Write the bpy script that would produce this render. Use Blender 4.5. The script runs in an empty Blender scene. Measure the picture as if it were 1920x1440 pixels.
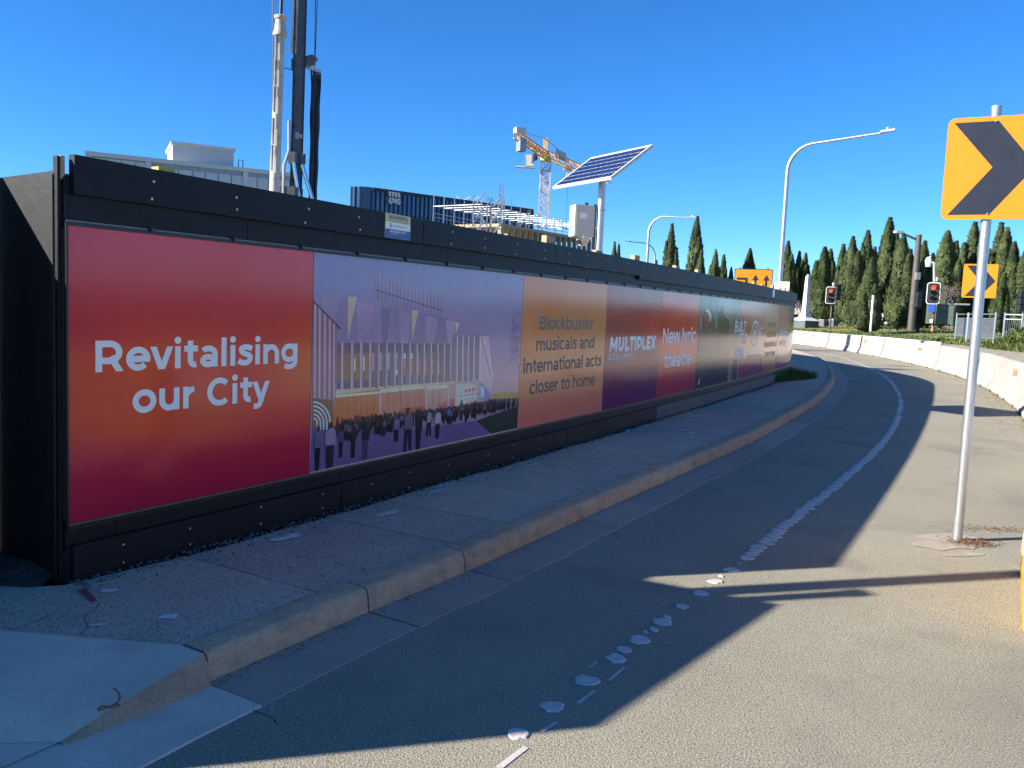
import bpy, math, random
from mathutils import Vector, Matrix
R = math.radians
rnd = random.Random(7)
scene = bpy.context.scene
COL = scene.collection

# ------------------------------------------------------------------ camera
EYE = Vector((0, 0, 1.65)); FPX = 1600.0; ROLL = 0.0427; PITCH = math.atan(145 / FPX)
FW = Vector((0, math.cos(PITCH), -math.sin(PITCH))); UP = Vector((0, math.sin(PITCH), math.cos(PITCH))); RT = Vector((1, 0, 0))
cR, sR = math.cos(ROLL), math.sin(ROLL)
CX = cR * RT + sR * UP; CY = -sR * RT + cR * UP
cam = bpy.data.cameras.new('camera'); cam_o = bpy.data.objects.new('camera', cam); COL.objects.link(cam_o)
cam.sensor_width = 36; cam.lens = 36 * FPX / 1920; cam.clip_end = 6000; cam.clip_start = 0.05
m = Matrix((CX, CY, -FW)).transposed().to_4x4(); m.translation = EYE
cam_o.matrix_world = m
scene.camera = cam_o

# ------------------------------------------------------------------ sky, sun, exposure
SUN_AZ, SUN_EL = 254.0, 26.5          # bearing of the sun clockwise from +Y
world = bpy.data.worlds.new('World'); scene.world = world; world.use_nodes = True
wn = world.node_tree; bg = wn.nodes['Background']
sky = wn.nodes.new('ShaderNodeTexSky'); sky.sky_type = 'NISHITA'; sky.sun_disc = False
sky.sun_elevation = R(SUN_EL); sky.sun_rotation = R(SUN_AZ)
sky.air_density = 1.0; sky.dust_density = 0.0; sky.ozone_density = 9.0; sky.altitude = 2500
hs_ = wn.nodes.new('ShaderNodeHueSaturation'); hs_.inputs['Saturation'].default_value = 1.1
wn.links.new(sky.outputs[0], hs_.inputs['Color']); wn.links.new(hs_.outputs[0], bg.inputs[0]); bg.inputs[1].default_value = 0.095
sun = bpy.data.lights.new('sun', 'SUN'); sun.energy = 4.9; sun.angle = R(0.5); sun.color = (1, 0.955, 0.88)
sun_o = bpy.data.objects.new('sun', sun); COL.objects.link(sun_o)
sdir = Vector((math.sin(R(SUN_AZ)) * math.cos(R(SUN_EL)), math.cos(R(SUN_AZ)) * math.cos(R(SUN_EL)), math.sin(R(SUN_EL))))
sun_o.rotation_euler = sdir.to_track_quat('Z', 'Y').to_euler(); sun_o.location = sdir * 50
vs = scene.view_settings; vs.view_transform = 'Standard'; vs.look = 'None'; vs.exposure = 1.3; vs.gamma = 1; vs.use_curve_mapping = False
scene.render.film_transparent = False

# ------------------------------------------------------------------ helpers
def bearing(px, py, d):
    """world point seen at photo pixel (1920x1440) at horizontal range d"""
    X = (px - 960) / FPX; Y = (py - 720) / FPX
    v = FW + (cR * X + sR * Y) * RT - (-sR * X + cR * Y) * UP
    k = d / math.hypot(v.x, v.y)
    return EYE + v * k

def lin(c, k=1.0):
    return tuple(((x / 255) / 12.92 if x / 255 <= .04045 else ((x / 255 + .055) / 1.055) ** 2.4) * k for x in c)

class MB:
    def __init__(s): s.v = []; s.f = []; s.c = None
    def add(s, vs, fs):
        n = len(s.v); s.v += [tuple(p) for p in vs]; s.f += [tuple(i + n for i in f) for f in fs]; return s
    def hexa(s, p):   # 8 points: bottom ring 0-3, top ring 4-7
        return s.add(p, [(3, 2, 1, 0), (4, 5, 6, 7), (0, 1, 5, 4), (1, 2, 6, 5), (2, 3, 7, 6), (3, 0, 4, 7)])
    def box(s, c, d, rz=0, ax=None):
        c = Vector(c); hx, hy, hz = d[0] / 2, d[1] / 2, d[2] / 2
        M = ax if ax else Matrix.Rotation(rz, 3, 'Z')
        return s.hexa([c + M @ Vector(q) for q in ((-hx, -hy, -hz), (hx, -hy, -hz), (hx, hy, -hz), (-hx, hy, -hz), (-hx, -hy, hz), (hx, -hy, hz), (hx, hy, hz), (-hx, hy, hz))])
    def bar(s, a, b, w, h=None):
        a = Vector(a); b = Vector(b); h = h or w; z = (b - a).normalized()
        x = z.cross(Vector((0, 0, 1)));
        if x.length < 1e-4: x = Vector((1, 0, 0))
        x.normalize(); y = x.cross(z)
        x *= w / 2; y *= h / 2
        return s.hexa([a - x - y, a + x - y, a + x + y, a - x + y, b - x - y, b + x - y, b + x + y, b - x + y])
    def tube(s, pts, r, n=10, cap=True):
        pts = [Vector(p) for p in pts]; N = len(pts); rr = r if isinstance(r, (list, tuple)) else [r] * N
        n0 = len(s.v); ref = None
        for i, p in enumerate(pts):
            t = (pts[min(i + 1, N - 1)] - pts[max(i - 1, 0)]).normalized()
            if ref is None:
                ref = t.cross(Vector((0, 0, 1)));
                if ref.length < 1e-3: ref = Vector((1, 0, 0))
            ref = (ref - t * ref.dot(t)).normalized(); b = t.cross(ref)
            for k in range(n):
                a = 2 * math.pi * k / n; s.v.append(tuple(p + (ref * math.cos(a) + b * math.sin(a)) * rr[i]))
        for i in range(N - 1):
            for k in range(n):
                k2 = (k + 1) % n; s.f.append((n0 + i * n + k, n0 + i * n + k2, n0 + (i + 1) * n + k2, n0 + (i + 1) * n + k))
        if cap:
            s.f.append(tuple(n0 + k for k in range(n - 1, -1, -1))); s.f.append(tuple(n0 + (N - 1) * n + k for k in range(n)))
        return s
    def lathe(s, c, prof, n=16):
        c = Vector(c)
        return s.tube([c + Vector((0, 0, z)) for r, z in prof], [r for r, z in prof], n)
    def prism(s, poly, vec):
        n = len(poly); vec = Vector(vec); a = [Vector(p) for p in poly]
        return s.add(a + [p + vec for p in a], [tuple(range(n - 1, -1, -1)), tuple(range(n, 2 * n))] + [(i, (i + 1) % n, (i + 1) % n + n, i + n) for i in range(n)])
    def poly(s, pts): return s.add(pts, [tuple(range(len(pts)))])
    def grid(s, rows):
        n0 = len(s.v); w = len(rows[0])
        for r in rows: s.v += [tuple(p) for p in r]
        for i in range(len(rows) - 1):
            for j in range(w - 1): s.f.append((n0 + i * w + j, n0 + i * w + j + 1, n0 + (i + 1) * w + j + 1, n0 + (i + 1) * w + j))
        return s
    def mesh(s, name, base=(0, 0, 0), smooth=False):
        b = Vector(base); me = bpy.data.meshes.new(name)
        me.from_pydata([tuple(Vector(p) - b) for p in s.v], [], s.f)
        if s.c:
            ca = me.color_attributes.new('print', 'FLOAT_COLOR', 'CORNER')
            k = 0
            for fi, f in enumerate(s.f):
                for j in range(len(f)):
                    c = s.c[fi]; c = c[j] if isinstance(c[0], (tuple, list)) else c
                    ca.data[k].color = (c[0], c[1], c[2], 1); k += 1
        if smooth: me.polygons.foreach_set('use_smooth', [True] * len(me.polygons))
        me.update(); return me
    def build(s, name, mat, parent=None, smooth=False, base=None):
        """smooth may be an angle in degrees"""
        if base is None: base = parent['_b'] if parent is not None and '_b' in parent else (0, 0, 0)
        me = s.mesh(name, base, bool(smooth)); me.materials.append(mat)
        if smooth and smooth is not True: me.set_sharp_from_angle(angle=R(smooth))
        o = bpy.data.objects.new(name, me); COL.objects.link(o)
        if parent is not None: o.parent = parent; o['_b'] = tuple(base)
        else: o.location = Vector(base); o['_b'] = tuple(base)
        return o
def tag(o, label, cat, group=None):
    o['label'] = label; o['category'] = cat
    if group: o['group'] = group
    return o
def thing(name, label, cat, base=(0, 0, 0), group=None):
    o = bpy.data.objects.new(name, None); COL.objects.link(o); o.location = Vector(base); o['_b'] = tuple(base); o.empty_display_size = .2
    return tag(o, label, cat, group)
def structure(o): o['kind'] = 'structure'; return o
def stuff(o): o['kind'] = 'stuff'; return o
ORD = ['zeroth', 'first', 'second', 'third', 'fourth', 'fifth', 'sixth', 'seventh', 'eighth', 'ninth', 'tenth', 'eleventh', 'twelfth', 'thirteenth', 'fourteenth', 'fifteenth', 'sixteenth', 'seventeenth', 'eighteenth', 'nineteenth', 'twentieth', 'twenty-first', 'twenty-second', 'twenty-third', 'twenty-fourth', 'twenty-fifth', 'twenty-sixth', 'twenty-seventh', 'twenty-eighth']

def catmull(P, n=8):
    P = [Vector((*p, 0)) if len(p) == 2 else Vector(p) for p in P]; out = []
    Q = [2 * P[0] - P[1]] + P + [2 * P[-1] - P[-2]]
    for i in range(1, len(Q) - 2):
        a, b, c, d = Q[i - 1:i + 3]
        for k in range(n):
            t = k / n
            out.append(.5 * (2 * b + (c - a) * t + (2 * a - 5 * b + 4 * c - d) * t * t + (3 * b - a - 3 * c + d) * t ** 3))
    out.append(P[-1]); return out
class Curve:
    """a plan curve addressed by arc length; n points to the right of travel"""
    def __init__(s, pts):
        s.p = pts; s.s = [0]
        for a, b in zip(pts, pts[1:]): s.s.append(s.s[-1] + (b - a).length)
        s.L = s.s[-1]
    def at(s, t, off=0, z=0):
        lo, hi = 0, len(s.s) - 2
        while lo < hi:
            m = (lo + hi + 1) // 2
            if s.s[m] <= t: lo = m
            else: hi = m - 1
        a, b = s.p[lo], s.p[lo + 1]; u = (t - s.s[lo]) / (s.s[lo + 1] - s.s[lo]); p = a + (b - a) * u
        # smooth tangent
        d0 = (s.p[min(lo + 1, len(s.p) - 1)] - s.p[max(lo - 1, 0)]).normalized(); d1 = (s.p[min(lo + 2, len(s.p) - 1)] - s.p[lo]).normalized()
        d = (d0 * (1 - u) + d1 * u).normalized() if 0 <= u <= 1 else (b - a).normalized()
        return Vector((p.x + d.y * off, p.y - d.x * off, z))
    def near(s, x, y):
        """(signed offset to the right, arc length)"""
        best = (1e18, 0, 0)
        for i in range(len(s.p) - 1):
            a, b = s.p[i], s.p[i + 1]; dx, dy = b.x - a.x, b.y - a.y; L2 = dx * dx + dy * dy
            u = max(0, min(1, ((x - a.x) * dx + (y - a.y) * dy) / L2)); qx, qy = a.x + u * dx, a.y + u * dy
            d2 = (x - qx) ** 2 + (y - qy) ** 2
            if d2 < best[0]: best = (d2, 1 if (x - a.x) * dy - (y - a.y) * dx > 0 else -1, s.s[i] + u * math.sqrt(L2))
        return math.sqrt(best[0]) * best[1], best[2]

# ------------------------------------------------------------------ materials
def newmat(name):
    mt = bpy.data.materials.new(name); mt.use_nodes = True; nt = mt.node_tree
    return mt, nt, nt.nodes['Principled BSDF']
def N(nt, typ, **kw):
    n = nt.nodes.new(typ)
    for k, v in kw.items():
        if k in n.inputs: n.inputs[k].default_value = v
        else: setattr(n, k, v)
    return n
def pm(name, col, rough=.6, metal=0, var=.2, scale=4, stretch=(1, 1, 1), bump=0, bscale=60, spec=.5, speck=None, objrand=0, dirt=None, coat=0):
    """procedural paint: base colour broken by world-space noise, optional specks, dirt and bump"""
    mt, nt, b = newmat(name); L = nt.links.new
    geo = N(nt, 'ShaderNodeNewGeometry'); mp = N(nt, 'ShaderNodeMapping'); mp.inputs['Scale'].default_value = stretch; L(geo.outputs['Position'], mp.inputs[0])
    nz = N(nt, 'ShaderNodeTexNoise', Scale=scale, Detail=6, Roughness=.65); L(mp.outputs[0], nz.inputs['Vector'])
    cr = N(nt, 'ShaderNodeValToRGB'); L(nz.outputs[0], cr.inputs[0])
    lo = [max(0, c * (1 - var)) for c in col]; hi = [min(1, c * (1 + var)) for c in col]
    cr.color_ramp.elements[0].position = .3; cr.color_ramp.elements[0].color = (*lo, 1); cr.color_ramp.elements[1].position = .7; cr.color_ramp.elements[1].color = (*hi, 1)
    out = cr.outputs[0]
    def mix(fac, a, colb, facsock=None):
        mx = N(nt, 'ShaderNodeMix', data_type='RGBA'); 
        if facsock is not None: L(facsock, mx.inputs[0])
        else: mx.inputs[0].default_value = fac
        L(a, mx.inputs[6])
        if isinstance(colb, tuple): mx.inputs[7].default_value = (*colb, 1)
        else: L(colb, mx.inputs[7])
        return mx.outputs[2]
    for sp in (speck or []):     # (scale, lo, hi, colour, strength)
        n2 = N(nt, 'ShaderNodeTexNoise', Scale=sp[0], Detail=2, Roughness=.5); L(geo.outputs['Position'], n2.inputs['Vector'])
        mr = N(nt, 'ShaderNodeMapRange'); mr.inputs[1].default_value = sp[1]; mr.inputs[2].default_value = sp[2]; mr.inputs[4].default_value = sp[4]; L(n2.outputs[0], mr.inputs[0])
        out = mix(0, out, sp[3], mr.outputs[0])
    if dirt:                     # (scale, lo, hi, colour, strength)
        n2 = N(nt, 'ShaderNodeTexNoise', Scale=dirt[0], Detail=8, Roughness=.7); L(geo.outputs['Position'], n2.inputs['Vector'])
        mr = N(nt, 'ShaderNodeMapRange'); mr.inputs[1].default_value = dirt[1]; mr.inputs[2].default_value = dirt[2]; mr.inputs[4].default_value = dirt[4]; L(n2.outputs[0], mr.inputs[0])
        out = mix(0, out, dirt[3], mr.outputs[0])
    if objrand:
        oi = N(nt, 'ShaderNodeObjectInfo'); hs = N(nt, 'ShaderNodeHueSaturation'); mr = N(nt, 'ShaderNodeMapRange'); mr.inputs[3].default_value = 1 - objrand; mr.inputs[4].default_value = 1 + objrand
        L(oi.outputs['Random'], mr.inputs[0]); L(mr.outputs[0], hs.inputs['Value']); L(out, hs.inputs['Color']); out = hs.outputs[0]
    L(out, b.inputs['Base Color']); b.inputs['Roughness'].default_value = rough; b.inputs['Metallic'].default_value = metal
    b.inputs['Specular IOR Level'].default_value = spec; b.inputs['Coat Weight'].default_value = coat
    if bump:
        nb = N(nt, 'ShaderNodeTexNoise', Scale=bscale, Detail=4, Roughness=.6); L(geo.outputs['Position'], nb.inputs['Vector'])
        bp = N(nt, 'ShaderNodeBump', Strength=bump, Distance=.01); L(nb.outputs[0], bp.inputs['Height']); L(bp.outputs[0], b.inputs['Normal'])
    return mt
def printmat(name, rough, grain=.04):
    mt, nt, b = newmat(name); L = nt.links.new
    at = N(nt, 'ShaderNodeVertexColor', layer_name='print'); L(at.outputs[0], b.inputs['Base Color'])
    geo = N(nt, 'ShaderNodeNewGeometry'); n1 = N(nt, 'ShaderNodeTexNoise', Scale=2.2, Detail=4); L(geo.outputs['Position'], n1.inputs['Vector'])
    mr = N(nt, 'ShaderNodeMapRange'); mr.inputs[3].default_value = rough - .03; mr.inputs[4].default_value = rough + .05; L(n1.outputs[0], mr.inputs[0]); L(mr.outputs[0], b.inputs['Roughness'])
    n3 = N(nt, 'ShaderNodeTexNoise', Scale=14, Detail=8, Roughness=.7); L(geo.outputs['Position'], n3.inputs['Vector']); mr3 = N(nt, 'ShaderNodeMapRange'); mr3.inputs[3].default_value = 1 - grain; mr3.inputs[4].default_value = 1 + grain; mr3.inputs[1].default_value = .25; mr3.inputs[2].default_value = .75; L(n3.outputs[0], mr3.inputs[0])
    hs = N(nt, 'ShaderNodeHueSaturation'); L(mr3.outputs[0], hs.inputs['Value']); L(at.outputs[0], hs.inputs['Color']); L(hs.outputs[0], b.inputs['Base Color'])
    bp = N(nt, 'ShaderNodeBump', Strength=.03, Distance=.02); L(n1.outputs[0], bp.inputs['Height']); L(bp.outputs[0], b.inputs['Normal'])
    b.inputs['Specular IOR Level'].default_value = .33
    return mt
M = {}
M['asphalt'] = pm('asphalt', (.285, .255, .175), .85, var=.16, scale=.5, bump=.9, bscale=110, spec=.25,
                  speck=[(120, .55, .66, (.50, .45, .38), .85), (95, .43, .34, (.07, .065, .06), .85), (260, .58, .66, (.55, .5, .43), .6), (1.1, .56, .72, (.16, .15, .12), .5), (.45, .42, .3, (.17, .16, .13), .4)], dirt=(.33, .5, .75, (.32, .265, .185), .5))
M['concrete_path'] = pm('concrete_path', (.60, .455, .33), .9, var=.16, scale=3, bump=.8, bscale=80, spec=.2, speck=[(75, .43, .36, (.15, .125, .105), .9), (150, .58, .68, (.6, .56, .52), .5)], objrand=.1, dirt=(1.5, .52, .75, (.36, .27, .2), .6))
M['concrete_new'] = pm('concrete_new', (.74, .58, .44), .85, var=.1, scale=3, bump=.35, bscale=90, spec=.25, speck=[(90, .36, .30, (.2, .19, .18), .6)], dirt=(2, .5, .75, (.52, .39, .28), .7))
M['kerb'] = pm('kerb', (.50, .335, .215), .88, var=.16, scale=7, stretch=(1, 1, 3), bump=.5, bscale=80, spec=.2, speck=[(130, .40, .33, (.09, .07, .055), .7)], objrand=.1, dirt=(5, .5, .7, (.2, .155, .12), .6))
M['gutter'] = pm('gutter', (.44, .33, .25), .85, var=.15, scale=3, bump=.35, bscale=110, spec=.25, speck=[(120, .38, .31, (.07, .065, .06), .6)], objrand=.1, dirt=(3, .48, .7, (.19, .165, .15), .6))
M['line_paint'] = pm('line_paint', (.54, .49, .44), .7, var=.08, scale=20, bump=.3, bscale=60, dirt=(18, .52, .72, (.3, .28, .25), .5))
M['barrier'] = pm('barrier', (.39, .355, .31), .85, var=.12, scale=1.2, stretch=(1, 1, .4), bump=.25, bscale=50, spec=.25, dirt=(1.6, .52, .78, (.22, .18, .14), .7), objrand=.06, speck=[(60, .34, .28, (.3, .27, .24), .5)])
M['black_ply'] = pm('black_ply', (.007, .007, .009), .5, var=.35, scale=3, stretch=(.6, .6, 9), bump=.25, bscale=25, spec=.22, objrand=.25, dirt=(4, .6, .8, (.018, .018, .02), .7))
M['black_worn'] = pm('black_worn', (.016, .016, .0165), .5, var=.35, scale=2.5, stretch=(1, 1, .3), bump=.3, bscale=12, spec=.4, dirt=(6, .55, .8, (.04, .04, .039), .6))
M['grey_ply'] = pm('grey_ply', (.085, .08, .075), .7, var=.25, scale=3, stretch=(.6, .6, 6), bump=.3, bscale=25, dirt=(5, .55, .8, (.03, .03, .03), .7))
M['rail'] = pm('rail', (.03, .03, .033), .35, metal=.6, var=.1)
M['rail_alu'] = pm('rail_alu', (.13, .12, .11), .4, metal=.8, var=.1)
M['timber'] = pm('timber', (.45, .33, .20), .8, var=.25, scale=6, stretch=(6, 6, .7), bump=.3, bscale=40)
M['timber_yellow'] = pm('timber_yellow', (.62, .46, .09), .7, var=.15, scale=8)
M['brass'] = pm('brass', (.62, .45, .22), .35, metal=.7, var=.15, scale=90)
M['galv'] = pm('galv', (.48, .49, .50), .42, metal=.85, var=.14, scale=30, stretch=(1, 1, .3), spec=.5)
M['galv_dull'] = pm('galv_dull', (.34, .35, .35), .5, metal=.6, var=.15, scale=6)
M['sign_yellow'] = pm('sign_yellow', (.66, .215, .003), .38, var=.04, scale=40, dirt=(3, .6, .85, (.55, .2, .004), .5), spec=.5)
M['sign_black'] = pm('sign_black', (.016, .018, .028), .4, var=.2, scale=8)
M['white_paint'] = pm('white_paint', (.72, .72, .70), .5, var=.06, scale=6)
M['white_metal'] = pm('white_metal', (.58, .57, .55), .5, var=.06, scale=.6, stretch=(1, 1, .2))
M['beige_box'] = pm('beige_box', (.56, .52, .43), .45, var=.05, scale=5)
M['dark'] = pm('dark', (.02, .02, .022), .5, var=.2)
M['rubber'] = pm('rubber', (.012, .012, .012), .7, var=.2)
M['grey_steel'] = pm('grey_steel', (.10, .105, .11), .45, metal=.3, var=.25, scale=3)
M['cream_steel'] = pm('cream_steel', (.50, .45, .37), .5, var=.2, scale=2.5, stretch=(1, 1, .3), dirt=(2.5, .5, .7, (.2, .18, .16), .7))
M['hose'] = pm('hose', (.018, .028, .034), .45, var=.35, scale=2, stretch=(6, 6, .2))
M['chrome'] = pm('chrome', (.75, .76, .78), .2, metal=1, var=.05)
M['orange_steel'] = pm('orange_steel', (.68, .40, .18), .5, var=.2, scale=.6)
M['brown_post'] = pm('brown_post', (.085, .065, .05), .6, var=.2)
M['stone_white'] = pm('stone_white', (.66, .66, .66), .6, var=.08, scale=2)
M['stone_dark'] = pm('stone_dark', (.10, .11, .12), .5, var=.2, scale=2)
M['blue_sign'] = pm('blue_sign', (.02, .08, .36), .4, var=.1)
M['orange_paint'] = pm('orange_paint', (.75, .2, .06), .6, var=.2, scale=30)
M['red_paint'] = pm('red_paint', (.30, .07, .075), .8, var=.3, scale=30)
M['letter_white'] = pm('letter_white', (.90, .84, .74), .35, var=.03, scale=30)
M['letter_dark'] = pm('letter_dark', (.05, .048, .05), .35, var=.08, scale=30)
M['letter_navy'] = pm('letter_navy', (.03, .045, .12), .4, var=.08, scale=30)
M['letter_grey'] = pm('letter_grey', (.22, .23, .27), .4, var=.08, scale=30)
M['letter_yellow'] = pm('letter_yellow', (.66, .52, .14), .4, var=.08, scale=30)
M['plastic_yellow'] = pm('plastic_yellow', (.68, .36, .01), .3, var=.08, scale=6)
M['print'] = printmat('print', .11)
M['print_photo'] = printmat('print_photo', .12, .1)
M['dirt'] = pm('dirt', (.10, .08, .06), .95, var=.4, scale=9, bump=.9, bscale=30, spec=.1, speck=[(60, .55, .65, (.2, .17, .14), .7)])
M['gravel'] = pm('gravel', (.13, .12, .11), .9, var=.4, scale=40, bump=.5, bscale=60)
M['leaf_litter'] = pm('leaf_litter', (.20, .11, .05), .9, var=.5, scale=60)
M['grass'] = pm('grass', (.15, .165, .055), .95, var=.35, scale=.6, bump=.5, bscale=6, spec=.1, dirt=(.11, .5, .62, (.30, .19, .11), .85), speck=[(3, .55, .7, (.12, .14, .045), .6)])
M['bare_wood'] = pm('bare_wood', (.19, .15, .12), .85, var=.2)
M['trunk'] = pm('trunk', (.12, .09, .065), .9, var=.3, scale=3, stretch=(2, 2, .4))
def leafmat(name, c1, c2, rand=.18, trans=.0):
    mt, nt, b = newmat(name); L = nt.links.new
    geo = N(nt, 'ShaderNodeNewGeometry'); nz = N(nt, 'ShaderNodeTexNoise', Scale=.9, Detail=5); L(geo.outputs['Position'], nz.inputs['Vector'])
    cr = N(nt, 'ShaderNodeValToRGB'); cr.color_ramp.elements[0].position = .35; cr.color_ramp.elements[0].color = (*c1, 1); cr.color_ramp.elements[1].position = .68; cr.color_ramp.elements[1].color = (*c2, 1); L(nz.outputs[0], cr.inputs[0])
    oi = N(nt, 'ShaderNodeObjectInfo'); hs = N(nt, 'ShaderNodeHueSaturation'); mr = N(nt, 'ShaderNodeMapRange'); mr.inputs[3].default_value = 1 - rand; mr.inputs[4].default_value = 1 + rand
    L(oi.outputs['Random'], mr.inputs[0]); L(mr.outputs[0], hs.inputs['Value']); L(cr.outputs[0], hs.inputs['Color']); L(hs.outputs[0], b.inputs['Base Color'])
    b.inputs['Roughness'].default_value = .7; b.inputs['Specular IOR Level'].default_value = .25
    return mt
M['cypress'] = leafmat('cypress', (.036, .052, .02), (.115, .145, .055))
M['juniper'] = leafmat('juniper', (.08, .12, .03), (.20, .24, .075))
M['weed'] = leafmat('weed', (.03, .08, .015), (.07, .14, .03))
def glassmat(name, col, rough=.08, metal=.0, rand=.3):
    mt, nt, b = newmat(name); L = nt.links.new
    oi = N(nt, 'ShaderNodeObjectInfo'); hs = N(nt, 'ShaderNodeHueSaturation'); mr = N(nt, 'ShaderNodeMapRange'); mr.inputs[3].default_value = 1 - rand; mr.inputs[4].default_value = 1 + rand
    geo = N(nt, 'ShaderNodeNewGeometry'); nz = N(nt, 'ShaderNodeTexNoise', Scale=.5, Detail=3); L(geo.outputs['Position'], nz.inputs['Vector'])
    cr = N(nt, 'ShaderNodeValToRGB'); cr.color_ramp.elements[0].color = (*[c * .75 for c in col], 1); cr.color_ramp.elements[1].color = (*[c * 1.25 for c in col], 1); L(nz.outputs[0], cr.inputs[0])
    L(oi.outputs['Random'], mr.inputs[0]); L(mr.outputs[0], hs.inputs['Value']); L(cr.outputs[0], hs.inputs['Color']); L(hs.outputs[0], b.inputs['Base Color'])
    b.inputs['Roughness'].default_value = rough; b.inputs['Metallic'].default_value = metal; return mt
M['office_glass'] = glassmat('office_glass', (.045, .10, .19), .15, .3)
M['pv_cell'] = glassmat('pv_cell', (.012, .02, .075), .15, 0, .12)
M['panel_white'] = pm('panel_white', (.52, .53, .54), .45, var=.05, scale=.4, objrand=.05)
def emitmat(name, col, st):
    mt, nt, b = newmat(name); b.inputs['Base Color'].default_value = (*col, 1)
    geo = N(nt, 'ShaderNodeNewGeometry'); vo = N(nt, 'ShaderNodeTexVoronoi', Scale=30); nt.links.new(geo.outputs['Position'], vo.inputs['Vector'])
    mr = N(nt, 'ShaderNodeMapRange'); mr.inputs[3].default_value = st; mr.inputs[4].default_value = st * .6; nt.links.new(vo.outputs[0], mr.inputs[0]); nt.links.new(mr.outputs[0], b.inputs['Emission Strength'])
    b.inputs['Emission Color'].default_value = (*col, 1); return mt
M['red_lamp'] = emitmat('red_lamp', (1, .06, .02), 1.4)
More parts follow.
